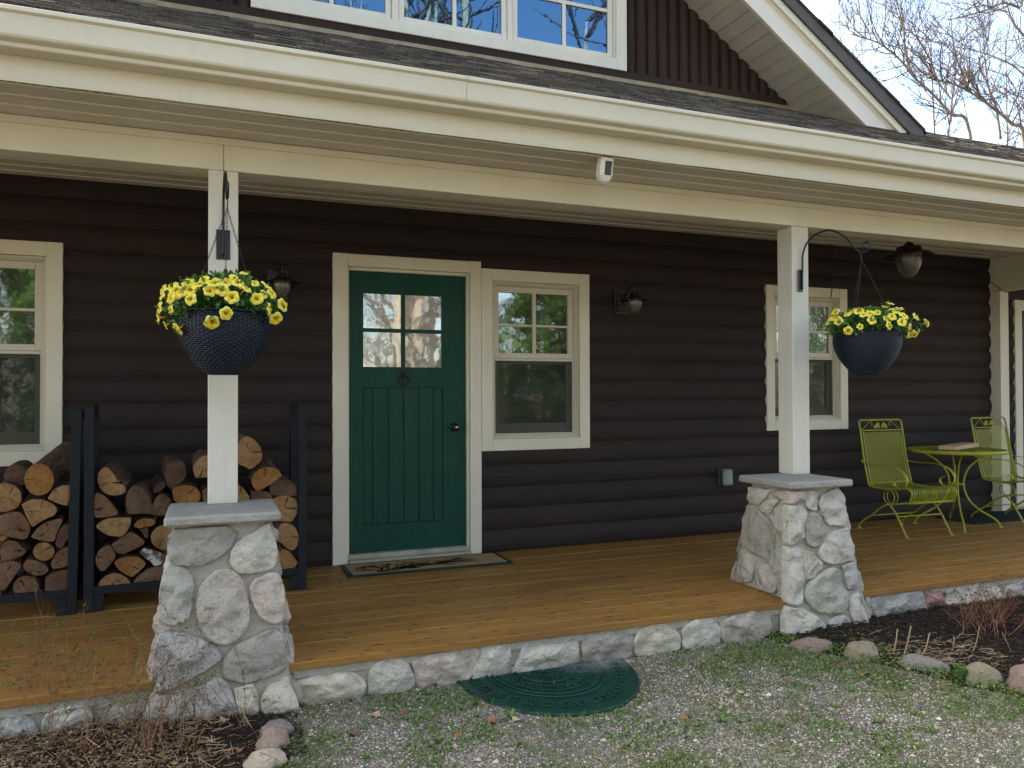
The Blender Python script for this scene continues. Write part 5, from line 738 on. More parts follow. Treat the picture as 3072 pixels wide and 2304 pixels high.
basket(B2, (3.83, -1.925, 2.088), 'dark wicker basket of yellow petunias hanging near the patio chairs', .9)
def leaf_mat(name, a, b, c, tr=.3, rough=.5):
    m = Mat(name, a, rough, .35); g = m.n('NewGeometry'); col = m.ramp(g.outputs['Random Per Island'], [(0, a), (.5, b), (1, c)]); m.col(col)
    t = m.n('BsdfTranslucent'); m.l(col, t.inputs[0]); x = m.n('MixShader'); x.inputs[0].default_value = tr
    m.l(m.b.outputs[0], x.inputs[1]); m.l(t.outputs[0], x.inputs[2]); m.l(x.outputs[0], m.t.nodes['Material Output'].inputs[0]); return m.m
PLEAF = leaf_mat('petunia_leaf', (.035, .11, .025), (.07, .18, .04), (.13, .27, .06))
def petal_mat():
    m = Mat('yellow_petal', (.75, .62, .08), .5, .2); v = m.coord(); ln = m.n('VectorMath', operation='LENGTH'); 
    sp = m.n('SeparateXYZ'); m.l(v, sp.inputs[0]); cb = m.n('CombineXYZ'); m.l(sp.outputs[0], cb.inputs[0]); m.l(sp.outputs[1], cb.inputs[1]); m.l(cb.outputs[0], ln.inputs[0])
    f = m.rng(ln.outputs['Value'], .003, .028, 0, 1); oi = m.n('ObjectInfo')
    c = m.ramp(f, [(0, (.45, .25, .01)), (.30, (.88, .60, .01)), (.70, (.92, .78, .05)), (1, (.93, .88, .32))]); c = m.mix(m.rng(oi.outputs['Random'], 0, 1, 0, .35), c, (.88, .78, .14)); m.col(c)
    t = m.n('BsdfTranslucent'); m.l(c, t.inputs[0]); x = m.n('MixShader'); x.inputs[0].default_value = .35
    m.l(m.b.outputs[0], x.inputs[1]); m.l(t.outputs[0], x.inputs[2]); m.l(x.outputs[0], m.t.nodes['Material Output'].inputs[0]); return m.m
PETAL = petal_mat()
def flower_mesh(seed):
    r_ = random.Random(seed); mb = MB(); n = 30; V = []
    for rr_, zz in ((.0015, -.034), (.003, -.024), (.0055, -.010), (.009, -.001), (.017, .003), (.024, .002), (.029, -.003)):
        for k in range(n):
            t = 2*pi*k/n; lobe = 1 if rr_ < .01 else 1-.14*abs(cos(2.5*t))**3*(rr_/.029)
            z = zz+(r_.uniform(-.0013, .0013)+.0025*sin(5*t+seed))*(rr_ > .012)
            V.append((rr_*lobe*cos(t), rr_*lobe*sin(t), z))
    mb.add(V, [(i*n+k, i*n+(k+1) % n, (i+1)*n+(k+1) % n, (i+1)*n+k) for i in range(6) for k in range(n)], 0, True)
    mb.sphere((0, 0, -.004), .0028, 6); mb.sphere((0, 0, -.036), .004, 6, 1, (1, 1, 2)); return mb
def leafcluster(mb, p, s, d=None, m=0, n=1):
    d = d or Vector((rnd.gauss(0, 1), rnd.gauss(0, 1), rnd.gauss(.5, .8))).normalized()
    u = d.cross(Vector((rnd.gauss(0, 1), rnd.gauss(0, 1), rnd.gauss(0, 1)))).normalized(); w_ = s*rnd.uniform(.28, .42); nn = d.cross(u)*s*.12
    mb.add([p, p+d*s*.35+u*w_+nn, p+d*s*.75+u*w_*.8+nn*.5, p+d*s-nn, p+d*s*.75-u*w_*.8+nn*.5, p+d*s*.35-u*w_+nn, p+d*s*.5-nn*.4], [(0, 1, 6), (1, 2, 6), (2, 3, 6), (3, 4, 6), (4, 5, 6), (5, 0, 6)], m, True)
def petunia(B, F, rad3, label, seed):
    e = empty('petunia_plant', B, label, 'flowering plant', 'yellow petunias in the hanging baskets')
    global rnd
    keep = rnd; rnd = random.Random(seed)
    mb = MB(); C0 = Vector((0, 0, .017))
    for i in range(1900):
        a = rnd.uniform(0, 2*pi); el = rnd.uniform(-.4, 1.45); q = rnd.random()**.4
        p = C0+Vector((rad3[0]*cos(a)*cos(el), rad3[1]*sin(a)*cos(el), rad3[2]*max(-.35, sin(el))))*q*.88
        if p.z < .0 and math.hypot(p.x, p.y) < .19: continue
        leafcluster(mb, p, rnd.uniform(.016, .034), (p-C0+Vector((rnd.gauss(0, .1), rnd.gauss(0, .1), .08+rnd.gauss(0, .1)))).normalized())
    for i in range(70):
        a = rnd.uniform(0, 2*pi); el = rnd.uniform(-.3, 1.2); q = C0+Vector((rad3[0]*cos(a)*cos(el), rad3[1]*sin(a)*cos(el), rad3[2]*max(-.5, sin(el))))*rnd.uniform(.8, 1)
        mb.tube(spl([Vector((q.x*.2, q.y*.2, 0)), Vector((q.x*.6, q.y*.6, q.z*.8+.02)), q], 3), .0016, 4, cap=False)
    for f in F:
        q = Vector(f[:3])+C0; mb.tube(spl([Vector((q.x*.35, q.y*.35, .0)), Vector((q.x*.75, q.y*.75, q.z*.7+.015)), q-Vector(f[3:])*.02], 3), .0016, 4, cap=False)
        for _ in range(18): t_ = rnd.uniform(.6, 1.05); leafcluster(mb, Vector((q.x*t_, q.y*t_, q.z*t_))+Vector((rnd.gauss(0, .012), rnd.gauss(0, .012), rnd.gauss(0, .012))), rnd.uniform(.014, .026))
    mb.build('foliage', PLEAF, e, recalc=False)
    for i, f in enumerate(F):
        n_ = Vector(f[3:])+Vector((rnd.gauss(0, .28), rnd.gauss(0, .28)-.10, rnd.gauss(0, .22)+.12)); p = Vector(f[:3])+C0
        o = bpy.data.objects.new('flower', FM[i % 4]); link(o); o.parent = e; o.location = p+n_.normalized()*.008
        o.rotation_euler = n_.to_track_quat('Z', 'Y').to_euler(); o.rotation_euler.rotate_axis('Z', rnd.uniform(0, 6)); s = rnd.uniform(.92, 1.16) if i % 6 else .72; o.scale = (s, s, s*1.0)
    rnd = keep
FM = []
for s_ in range(4):
    t_ = flower_mesh(s_+1).build('flower', [PETAL, PLEAF]); FM.append(t_.data); bpy.data.objects.remove(t_)
extra = [[.16*cos(a)*1.2, .16*sin(a)*1.2, z, cos(a), sin(a), .6] for a, z in ((.5, .09), (1.2, .12), (1.9, .06), (2.6, .10), (.9, .02), (2.2, .01), (3.1, .03))]
f1 = [[f[0], f[1]+.0, f[2]]+f[3:] for f in DATA['f1']]
petunia(B1, f1+extra, (.255, .24, .17), 'yellow petunia plant spilling over the left hanging basket', 5)
petunia(B2+Vector((.018, 0, 0)), DATA['f2']+extra, (.27, .24, .13), 'yellow petunia plant filling the hanging basket near the patio chairs', 6)

# ---------------------------------------------------------------- lamps, security camera, outlet, wires
def wall_lamp(x, z, label):
    e = empty('wall_lantern', (x, 0, z), label, 'wall lamp', 'black wall lanterns on the log siding')
    p = MB(); p.bbox(-.085, .055, -.028, .0, -.11, .10, .003); p.bbox(-.058, .028, -.042, -.028, -.085, .085, .004); p.build('back_plate', BLACK, e)
    a = MB(); a.tube(spl([(-.015, -.04, -.02), (-.01, -.09, .06), (.0, -.15, .115), (.0, -.20, .10), (.0, -.20, .045)], 5), .008, 8); a.tube([(-.015, -.04, .04), (0, -.13, .105)], .006, 6); a.build('arm', BLACK, e)
    s = MB(); s.lathe([(.0001, .052), (.028, .050), (.034, .030), (.042, .016), (.075, .006), (.112, -.008), (.114, -.011), (.072, .001), (.04, .008), (.0001, .01)], (0, -.20, 0), 28); s.build('shade', BLACK, e)
    g = MB(); g.lathe([(.052, .010), (.057, -.012), (.057, -.04), (.050, -.07), (.034, -.10), (.014, -.118), (.0001, -.124)], (0, -.20, 0), 24); g.build('glass_jar', JAR, e)
    b = MB(); b.sphere((0, -.20, -.02), .018, 10, 0, (1, 1, 1.5)); b.build('bulb', painted('unlit_bulb', (.6, .58, .5), .03, .3), e)
wall_lamp(.535, 1.972, 'black wall lantern with glass jar, half hidden behind the left flower basket')
wall_lamp(3.24, 1.965, 'black wall lantern with glass jar, on the bare siding right of the window')
e = empty('pendant_lamp', (5.335, -.95, 2.33), 'dark bronze pendant lamp with frosted glass jar under the porch ceiling by the patio chairs', 'ceiling lamp')
s = MB(); s.lathe([(.0001, .105), (.014, .103), (.016, .092), (.034, .088), (.036, .070), (.052, .066), (.088, .058), (.096, .045), (.096, .028), (.110, .020), (.158, .006), (.192, -.016), (.195, -.022), (.150, -.002), (.10, .010), (.0001, .015)], n=36); s.build('shade', BRONZE, e)
g = MB(); g.lathe([(.094, .012), (.098, -.02), (.096, -.06), (.084, -.11), (.058, -.158), (.026, -.188), (.0001, -.198)], n=32); g.build('glass_jar', JAR, e)
b = MB(); b.sphere((0, 0, -.035), .03, 12, 0, (1, 1, 1.3)); b.build('bulb', painted('unlit_bulb', (.6, .58, .5), .03, .3), e)
r = MB(); r.tube([(0, 0, .10), (0, 0, CE-2.33-.006)], .007, 8); r.lathe([(.05, CE-2.33-.005), (.048, CE-2.33-.02), (.01, CE-2.33-.026)], n=20); r.build('stem', BRONZE, e)
e = empty('security_camera', (2.045, -1.935, 2.466), 'white security camera with black face hanging under the eave', 'security camera'); e.rotation_euler = (rad(10), 0, rad(6))
b = MB()
oct_ = lambda hx, hy, c: [(-hx+c, -hy), (hx-c, -hy), (hx, -hy+c), (hx, hy-c), (hx-c, hy), (-hx+c, hy), (-hx, hy-c), (-hx, -hy+c)]
def loft(mb, rings, m=0, smooth=False):
    n = len(rings[0][1]); V = [(x, y, z) for z, r_ in rings for x, y in r_]
    mb.add(V, [(i*n+k, i*n+(k+1) % n, (i+1)*n+(k+1) % n, (i+1)*n+k) for i in range(len(rings)-1) for k in range(n)]+[tuple(range(n)), tuple(range((len(rings)-1)*n, len(rings)*n))], m, smooth)
loft(b, [(.0, oct_(.036, .026, .012)), (-.004, oct_(.040, .032, .014)), (-.095, oct_(.040, .034, .014)), (-.122, oct_(.030, .026, .012))]); CW = painted('camera_plastic', (.66, .63, .52), .02, .35); b.build('housing', CW, e)
f = MB(); f.bbox(-.020, .020, -.0385, -.030, -.092, -.020, .002); f = f.build('front_panel', Mat('gloss_black', (.006, .006, .008), .12, .5).m, e)
l_ = MB(); l_.tube([(.011*cos(2*pi*i/20), -.0395, -.038+.011*sin(2*pi*i/20)) for i in range(21)], .0016, 6); l_.build('lens_ring', Mat('blue_ring', (.012, .02, .08), .2, .5).m, f)
d = MB(); d.lathe([(.026, -.118), (.024, -.132), (.016, -.142), (.0001, -.147)], n=20); d.build('sensor_dome', painted('milky_dome', (.45, .44, .36), .02, .3), e)
br_ = MB(); br_.bbox(-.03, .03, -.02, .03, .0, .008, .002); br_.build('mounting_plate', painted('rusty_mount', (.22, .13, .05), .3, .7, 30), e)
e = empty('outlet_box', (4.218, -.01, .489), 'grey outdoor outlet box with clear cover low on the siding', 'outlet box')
b = MB(); b.bbox(-.058, .052, -.025, .02, -.078, .078, .006); b.build('box', painted('outlet_dark', (.03, .035, .03), .1, .6), e); c = MB(); c.bbox(-.036, .056, -.075, -.025, -.070, .070, .014); c.build('cover', painted('outlet_cover', (.20, .24, .19), .1, .3), e)
c = MB(); c.tube(spl([(5.425, -.045, CE-.005), (5.40, -.05, 2.50), (5.418, -.05, 2.36), (5.415, -.045, 2.2), (5.42, -.03, 2.13), (5.416, -.02, 2.09)], 6), .0042, 6); tag(c.build('wire', BLACK), 'thin black wire hanging from the porch ceiling above the window behind the right post', 'wire')
c = MB(); c.tube(spl([(7.38, -.03, 2.38), (7.424, -.08, 2.332), (7.49, -.11, 2.285), (7.544, -.118, 2.252), (7.62, -.12, 2.232), (7.70, -.118, 2.24), (7.75, -.12, 2.252), (7.80, -.05, 2.30)], 5), .004, 6); c.tube([(7.535, -.115, 2.256), (7.47, -.11, 2.236), (7.44, -.11, 2.237)], .003, 5)
tag(c.build('wire', BLACK), 'loose black wire at the cream corner pilaster beyond the log siding', 'wire')
# ---------------------------------------------------------------- patio chairs, table, board, mats
def chair(loc, label, rz=0):
    e = empty('patio_chair', loc, label, 'patio chair', 'lime green mesh patio chairs', rz); Y = .53
    prof = [(-.257, .945), (-.275, .86), (-.32, .59), (-.362, .43), (-.375, .400), (-.42, .386), (-.567, .386), (-.70, .398), (-.775, .410), (-.812, .40), (-.83, .37), (-.818, .33), (-.802, .287)]
    P = spl([(0, y+Y, z) for y, z in prof], 4); HWD = .243
    f = MB()
    for s_ in (-1, 1): f.tube([(s_*HWD, p.y, p.z) for p in P], .0085, 8)
    top = [(-HWD, -.257+Y, .935), (-HWD+.004, -.2555+Y, .957), (-HWD+.025, -.2535+Y, .966), (HWD-.025, -.2535+Y, .966), (HWD-.004, -.2555+Y, .957), (HWD, -.257+Y, .935)]
    f.tube(top, .0085, 8); f.tube([(-HWD, -.272+Y, .874), (HWD, -.272+Y, .874)], .0065, 8); f.tube([(-HWD, -.803+Y, .290), (HWD, -.803+Y, .290)], .0085, 8)
    for s_ in (-1, 1): f.tube([(s_*(HWD-.027), p.y-.002, p.z+.0) for p in P if p.z < .875 or p.y < -.3+Y], .0055, 6)
    f.tube([(-HWD, -.364+Y, .415), (HWD, -.364+Y, .415)], .005, 6); f.build('frame', LIME, e)
    # mesh back and seat
    Q = [p for p in P if p.z < .875 or p.y < -.3+Y]; n = len(Q)
    for nm, sel in (('back_mesh', [i for i in range(n) if Q[i].z > .43 and Q[i].y > -.37+Y]), ('seat_mesh', None)):
        ids = sel if sel else [i for i in range(n) if not (Q[i].z > .435 and Q[i].y > -.37+Y)]
        me = bpy.data.meshes.new(nm); V = []; UV = []; F = []; s = 0; cols = 8
        for j, i in enumerate(ids):
            if j: s += (Q[i]-Q[ids[j-1]]).length
            for c in range(cols+1):
                x = -(HWD-.03)+2*(HWD-.03)*c/cols; V.append((x, Q[i].y+.0, Q[i].z)); UV.append((x, s))
        for j in range(len(ids)-1):
            for c in range(cols): a = j*(cols+1)+c; F.append((a, a+1, a+cols+2, a+cols+1))
        me.from_pydata(V, [], F); ul = me.uv_layers.new(name='UVMap')
        for lp in me.loops: ul.data[lp.index].uv = UV[lp.vertex_index]
        me.materials.append(LMESH); me.update(); o = bpy.data.objects.new(nm, me); link(o); o.parent = e
    o = MB()                                   # vine scrolls and leaves in the head panel
    for s_ in (-1, 1):
        o.tube(spl([(s_*.215, -.266+Y, .885), (s_*.17, -.263+Y, .915), (s_*.135, -.26+Y, .945), (s_*.108, -.26+Y, .948), (s_*.098, -.262+Y, .925), (s_*.115, -.263+Y, .915)], 4), .003, 5)
        for (cx, cz, r_) in ((s_*.035, .918, .026), (s_*.060, .905, .021), (s_*.020, .902, .015)):
            k = 15; V = [(cx, -.268+Y, cz)]
            for i in range(k):
                t = 2*pi*i/k; q = r_*(1 if i % 3 else .62); V.append((cx+q*cos(t), -.262+Y+.004*sin(3*t), cz+q*sin(t)))
            o.add(V, [(0, 1+i, 1+(i+1) % k) for i in range(k)])
    o.build('leaf_ornament', LIME, e)
    for s_ in (-1, 1):
        a = MB(); a.tube(spl([(s_*.25, -.300+Y, .612), (s_*.257, -.325+Y, .592), (s_*.262, -.40+Y, .586), (s_*.264, -.55+Y, .590), (s_*.264, -.663+Y, .584), (s_*.264, -.750+Y, .554), (s_*.264, -.800+Y, .495), (s_*.262, -.790+Y, .435), (s_*.258, -.740+Y, .408), (s_*.256, -.685+Y, .415), (s_*.256, -.660+Y, .445), (s_*.256, -.672+Y, .478), (s_*.256, -.70+Y, .488)], 5), .0035, 8, flat=((1, 0, 0), 4.2)); a.build('armrest', LIME, e)
    for s_ in (-1, 1):
        l = MB(); l.tube(spl([(s_*.245, -.250+Y, .006), (s_*.245, -.262+Y, .04), (s_*.245, -.32+Y, .088), (s_*.245, -.40+Y, .138), (s_*.245, -.50+Y, .215), (s_*.245, -.575+Y, .252), (s_*.245, -.615+Y, .240), (s_*.245, -.677+Y, .166), (s_*.245, -.773+Y, .006)], 5), .0085, 8)
        for y in (-.250, -.775): l.lathe([(.0001, .012), (.014, .010), (.020, .002), (.020, .0)], (s_*.245, y+Y, 0), 14)
        l.build('leg', LIME, e)
    c = MB()
    for x in (-.236, -.200, .200, .236):
        c.tube([(x, -.585+Y+.058*cos(t), .318+.058*sin(t)) for t in [rad(65)+2*pi*i/20*.92 for i in range(21)]], .0048, 6)
        c.tube([(x, -.56+Y, .376), (x, -.50+Y, .384)], .0048, 6)
    c.tube([(-.245, -.583+Y, .254), (.245, -.583+Y, .254)], .008, 8); c.build('spring_coil', LIME, e)
    for y_, z_ in ((-.395, .134), (-.680, .162)):
        b = MB(); b.tube([(-.245, y_+Y, z_), (.245, y_+Y, z_)], .0065, 8); b.build('stretcher', LIME, e)
    return e
ch = chair((5.745, -.53, 0), 'lime green mesh patio chair left of the round table, just right of the stone pier', rad(-2))
c2 = copy_tree(ch); c2.location = (7.16, -.525, 0); c2.rotation_euler.z = rad(1.5); c2['label'] = 'lime green mesh patio chair right of the round table, cut off by the photo edge'
e = empty('patio_table', (6.43, -.48, 0), 'round lime green mesh patio table between the two chairs', 'patio table')
t = MB(); R_ = .40; t.lathe([(R_-.012, .699), (R_-.002, .699), (R_+.001, .694), (R_+.001, .672), (R_-.003, .668), (R_-.006, .668), (R_-.008, .692), (R_-.012, .699)], n=64); t.build('table_rim', LIME, e)
me = bpy.data.meshes.new('table_top'); V = [(0, 0, .697)]; V += [((R_-.008)*cos(2*pi*k/48), (R_-.008)*sin(2*pi*k/48), .697) for k in range(48)]
me.from_pydata(V, [], [(0, 1+k, 1+(k+1) % 48) for k in range(48)]); ul = me.uv_layers.new(name='UVMap')
for lp in me.loops: ul.data[lp.index].uv = V[lp.vertex_index][:2]
me.materials.append(LMESH); o = bpy.data.objects.new('table_top', me); link(o); o.parent = e
for k in range(4):
    a = rad(45+90*k+3); l = MB(); l.tube(spl([(r_*cos(a), r_*sin(a), z) for r_, z in ((.33, .672), (.26, .655), (.17, .60), (.095, .52), (.06, .42), (.065, .32), (.11, .22), (.19, .145), (.27, .095), (.325, .05), (.345, .004))], 4), .0085, 8)
    l.lathe([(.0001, .012), (.014, .010), (.020, .002), (.020, .0)], (.345*cos(a), .345*sin(a), 0), 14); l.build('leg', LIME, e)
t = MB(); t.tube([(.062*cos(2*pi*k/24), .062*sin(2*pi*k/24), .38) for k in range(25)], .006, 6); t.build('leg_ring', LIME, e)
def pine_mat():
    m = Mat('raw_pine', (.5, .33, .19), .7, .25); v = m.coord((1, 9, 9)); n = m.noise(5, 5, .6, v, .5); m.col(m.ramp(n, [(.3, (.42, .26, .13)), (.7, (.56, .38, .22))])); return m.m
b = MB(); b.bbox(-.33, .33, -.07, .07, 0, .038, .003); b = b.build('wood_board', pine_mat(), None, (6.50, -.455, .7005)); b.rotation_euler.z = rad(22); tag(b, 'short raw pine board lying on the round green patio table', 'board')
# dark mat under the far chair
def mat_fuzzy(name, a, b, c=None, bs=1.):
    m = Mat(name, a, .95, .1); v = m.coord(); n = m.noise(120, 5, .7, v); m.col(m.ramp(n, [(.3, a), (.7, b)])); m.bump(n, bs, .006); return m
b = MB(); b.bbox(6.62, 7.95, -.52, -.085, .001, .014, .006); tag(b.build('floor_mat', mat_fuzzy('dark_green_carpet', (.012, .018, .012), (.035, .045, .028)).m), 'dark green carpet mat on the deck under the right patio chair', 'mat')
# coir doormat with dark border and a bare tree printed on it
e = empty('door_mat', (1.53, -.235, 0), 'tan coir doormat with dark green border and dark tree print at the green door', 'doormat')
m = MB(); X0, X1, Y0, Y1 = -.59, .575, -.185, .19
m.bbox(X0+.03, X1-.03, Y0+.03, Y1-.03, .002, .014, .003); m.build('coir_mat', mat_fuzzy('tan_coir', (.24, .145, .055), (.48, .31, .15)).m, e)
m = MB(); frame(m, X0, X1, .0, .38, .045, 0, .011); m2 = MB(); m2.v = [(v[0], v[2]-.19, v[1]+.001) for v in m.v]; m2.f = m.f; m2.m = m.m; m2.sm = m.sm; m2.build('rubber_border', painted('dark_green_rubber', (.008, .030, .022), .3, .6, 30, None, .3), e)
tr = MB(); rr = random.Random(12)
def twig2(p, a, l, w_, d):
    q = (p[0]+cos(a)*l, p[1]+sin(a)*l*.8)
    if not (X0+.06 < q[0] < X1-.06 and Y0+.05 < q[1] < Y1-.05) or w_ < .0018: return
    nx, ny = -sin(a)*w_, cos(a)*w_
    tr.add([(p[0]-nx, p[1]-ny, .0162), (p[0]+nx, p[1]+ny, .0162), (q[0]+nx*.7, q[1]+ny*.7, .0162), (q[0]-nx*.7, q[1]-ny*.7, .0162)], [(0, 1, 2, 3)])
    for _ in range(2 if d else 3): twig2(q, a+rr.uniform(-.75, .75), l*rr.uniform(.75, .98), w_*.74, d+1)
for a in (.4, .8, 1.4, 2.1, .15): twig2((-.36, -.14), a, .075, .008, 0)
for a in (.2, .5, .9): twig2((-.24, -.10), a, .08, .006, 0)
for a in (.1, .3, .6): twig2((-.10, -.08), a, .09, .0055, 0); twig2((.05, -.05), a, .09, .005, 0)
tr.add([(-.40, -.15, .016), (-.32, -.15, .016), (-.345, -.10, .016), (-.375, -.10, .016)], [(0, 1, 2, 3)])
tr.build('tree_print', Mat('black_print', (.012, .012, .01), .95, .1).m, e)
# half round rubber mat on the gravel
GZ_ = -.2
HM = Vector((1.665, -1.948, GZ_)); a_, b_ = .455, .565
def rubber():
    m = Mat('dark_green_rubber_mat', (.006, .05, .035), .5, .25); v = m.coord(); n = m.noise(8, 7, .7, v); n2 = m.noise(90, 4, .7, v)
    c = m.ramp(n, [(.3, (.001, .018, .012)), (.7, (.003, .040, .026))])
    sp = m.n('SeparateXYZ'); m.l(v, sp.inputs[0]); mm = m.n('Math', operation='MULTIPLY'); 
    wy = m.rng(sp.outputs[1], -.17, -.02, 0, 1); wx = m.rng(sp.outputs[0], .05, .30, 0, 1); m.l(wy, mm.inputs[0]); m.l(wx, mm.inputs[1])
    m3 = m.n('Math', operation='MULTIPLY'); m.l(mm.outputs[0], m3.inputs[0]); m.l(m.rng(m.noise(5, 6, .7, v), .38, .6, 0, .8), m3.inputs[1])
    c = m.mix(m3.outputs[0], c, (.22, .215, .20)); c = m.mix(m.rng(n2, .66, .72, 0, .5), c, (.20, .18, .14)); m.col(c); m.bump(n2, .35, .002); return m.m
RUB = rubber(); e = empty('half_round_mat', HM, 'dark green half round rubber mat with embossed scrolls on the gravel at the deck edge', 'mat')
e.rotation_euler.z = rad(-1)
m = MB(); n = 60; pts = [(a_*cos(pi+pi*k/n)*(1.0), b_*sin(pi+pi*k/n)) for k in range(n+1)]
rings = [(1.0, -.002), (1.0, .010), (.985, .016), (.965, .012), (.6, .0125), (.3, .0125), (.02, .0125)]; V = []
for fr, z in rings:
    for x, y in pts: V.append((x*fr, y*fr-.0, z))
q = n+1; m.add(V, [(i*q+k, i*q+k+1, (i+1)*q+k+1, (i+1)*q+k) for i in range(len(rings)-1) for k in range(n)], 0, True); m.build('mat_body', RUB, e, recalc=False)
m = MB(); T = lambda P, r_=.005: m.tube([(x, y, .0150) for x, y in P], r_*1.35, 6)
E_ = lambda f, cx=0, cy=0, a0=pi, a1=2*pi, k=40: [(cx+a_*f*cos(a0+(a1-a0)*i/k), cy+b_*f*sin(a0+(a1-a0)*i/k)) for i in range(k+1)]
for f in (.60, .66, .33): T(E_(f))
ok = lambda x, y: (x/a_)**2+(y/b_)**2 < .93 and y < -.008
for rr_, cnt, ln in ((.10, 9, .05), (.20, 13, .05)):
    for i in range(cnt):
        t = pi+pi*(i+.5)/cnt; cx, cy = a_*rr_*1.6*cos(t), b_*rr_*1.3*sin(t)
        P = [(cx+(.030*cos(u)*cos(t)-.014*sin(u)*sin(t)), cy+(.030*cos(u)*sin(t)+.014*sin(u)*cos(t))) for u in [2*pi*k/14 for k in range(15)]]
        if all(ok(*p_) for p_ in P): T(P, .0035)
for i in range(15):
    t = pi+pi*(i+.5)/15
    for f in (.47, .81):
        cx, cy = a_*f*cos(t), b_*f*sin(t)
        for s_ in range(4):
            u0 = t+pi/4+s_*pi/2; P = [(cx+.021*cos(u0)+.013*cos(u0+v_), cy+.021*sin(u0)+.013*sin(u0+v_)) for v_ in [2*pi*k/10-2.6 for k in range(9)]]
            if all(ok(*p_) for p_ in P): T(P, .0033)
    if i % 2 == 0:
        P = [(a_*f*cos(t+.05*sin(f*30)), b_*f*sin(t+.05*sin(f*30))) for f in [.36+.028*k for k in range(8)]]
        if all(ok(*p_) for p_ in P): T(P, .004)
m.build('embossed_scrolls', RUB, e, recalc=False)

# ---------------------------------------------------------------- ground
def gravel_mat():
    m = Mat('gravel', (.25, .23, .2), .95, .2); v = m.coord(); vo = m.n('TexVoronoi'); m.l(v, vo.inputs['Vector']); vo.inputs['Scale'].default_value = 130
    sp = m.n('SeparateColor'); m.l(vo.outputs['Color'], sp.inputs[0])
    c = m.ramp(sp.outputs[0], [(0, (.06, .058, .055)), (.3, (.15, .13, .115)), (.55, (.20, .165, .14)), (.8, (.13, .14, .145)), (1, (.32, .29, .26))])
    n = m.noise(2.2, 6, .65, v); c = m.mix(m.rng(n, .42, .62, 0, .85), c, (.105, .092, .045)); n2 = m.noise(9, 5, .7, v); c = m.mix(m.rng(n2, .58, .72, 0, .5), c, (.05, .07, .02))
    m.col(c); m.bump(vo.outputs['Distance'], .8, .012); m.bump(n2, .5, .02); return m.m
BEDX = lambda y: 3.18+.46*(-2.24-y)
def gz(x, y):
    z = -.2+.010*noise.noise((x*1.3, y*1.3, 0))+.004*noise.noise((x*5, y*5, 3))
    if x > BEDX(y)-.1 and y > -3.4: z += .03*min(1, max(0, (x-BEDX(y)+.1)/.5))
    if x < .45 and y > -3: z += .035*min(1, max(0, (.45-x)/.5))
    return z
mb = MB(); xs = [-1.6+.06*i for i in range(130)]; ys_ = [-4.6+.06*i for i in range(46)]
V = [(x, y, gz(x, y)) for y in ys_ for x in xs]; nx = len(xs)
mb.add(V, [(j*nx+i, j*nx+i+1, (j+1)*nx+i+1, (j+1)*nx+i) for j in range(len(ys_)-1) for i in range(nx-1)], 0, True)
xa, xb, ya, yb = xs[0], xs[-1], ys_[0], ys_[-1]; B_ = 400
mb.add([(xa, ya, -.2), (xb, ya, -.2), (xb, yb, -.2), (xa, yb, -.2), (-B_, -B_, -.2), (B_, -B_, -.2), (B_, B_, -.2), (-B_, B_, -.2)], [(4, 5, 1, 0), (5, 6, 2, 1), (6, 7, 3, 2), (7, 4, 0, 3)], 0)
tag(mb.build('ground', gravel_mat(), recalc=False), kind='structure')
def bedsoil():
    m = Mat('dark_mulch_soil', (.02, .016, .012), 1, .1); v = m.coord(); n = m.noise(40, 6, .75, v); m.col(m.ramp(n, [(.3, (.012, .009, .006)), (.7, (.05, .033, .020))])); m.bump(n, 1, .02); return m.m
mb = MB(); P = []
for i in range(60):
    y = -3.6+(1.70)*i/59
    for k in range(30):
        x = BEDX(y)+.04*noise.noise((y*5, 0, 1))+(k/29)**1.3*4; P.append((x, y, gz(x, y)+.006))
mb.add(P, [(i*30+k, i*30+k+1, (i+1)*30+k+1, (i+1)*30+k) for i in range(59) for k in range(29)], 0, True)
SO_ = bedsoil(); tag(mb.build('mulch_bed', SO_, recalc=False), kind='structure')
mb = MB(); P = []
LX = lambda y: .40+.03*noise.noise((y*6, 0, 8))-.10*max(0, -2.2-y)
for i in range(50):
    y = -3.2+(1.30)*i/49
    for k in range(24): x = LX(y)-k/23*1.8; P.append((x, y, gz(x, y)+.006))
mb.add(P, [(i*24+k, i*24+k+1, (i+1)*24+k+1, (i+1)*24+k) for i in range(49) for k in range(23)], 0, True); tag(mb.build('planting_bed', SO_, recalc=False), kind='structure')
def isl(name, stops, rough=.9, tr=0):
    m = Mat(name, stops[0], rough, .2); g = m.n('NewGeometry'); n = len(stops); c = m.ramp(g.outputs['Random Per Island'], [(i/max(1, n-1), s_) for i, s_ in enumerate(stops)], 'LINEAR'); m.col(c)
    if tr:
        t = m.n('BsdfTranslucent'); m.l(c, t.inputs[0]); x = m.n('MixShader'); x.inputs[0].default_value = tr; m.l(m.b.outputs[0], x.inputs[1]); m.l(t.outputs[0], x.inputs[2]); m.l(x.outputs[0], m.t.nodes['Material Output'].inputs[0])
    return m.m
PEB = isl('pebbles', [(.12, .11, .09), (.33, .27, .20), (.21, .20, .18), (.42, .34, .26), (.17, .145, .105), (.58, .53, .43), (.27, .22, .16), (.15, .17, .165), (.40, .355, .28), (.30, .225, .16)], .8)
rnd = random.Random(21)
def inview(x, y, pad=.1): return y > -2.109-.3987*(x+.649)-pad*1.6 and x < 5.4+1.05*(y+1.9)+pad*6
mb = MB(); cnt = 0; V = []; F = []
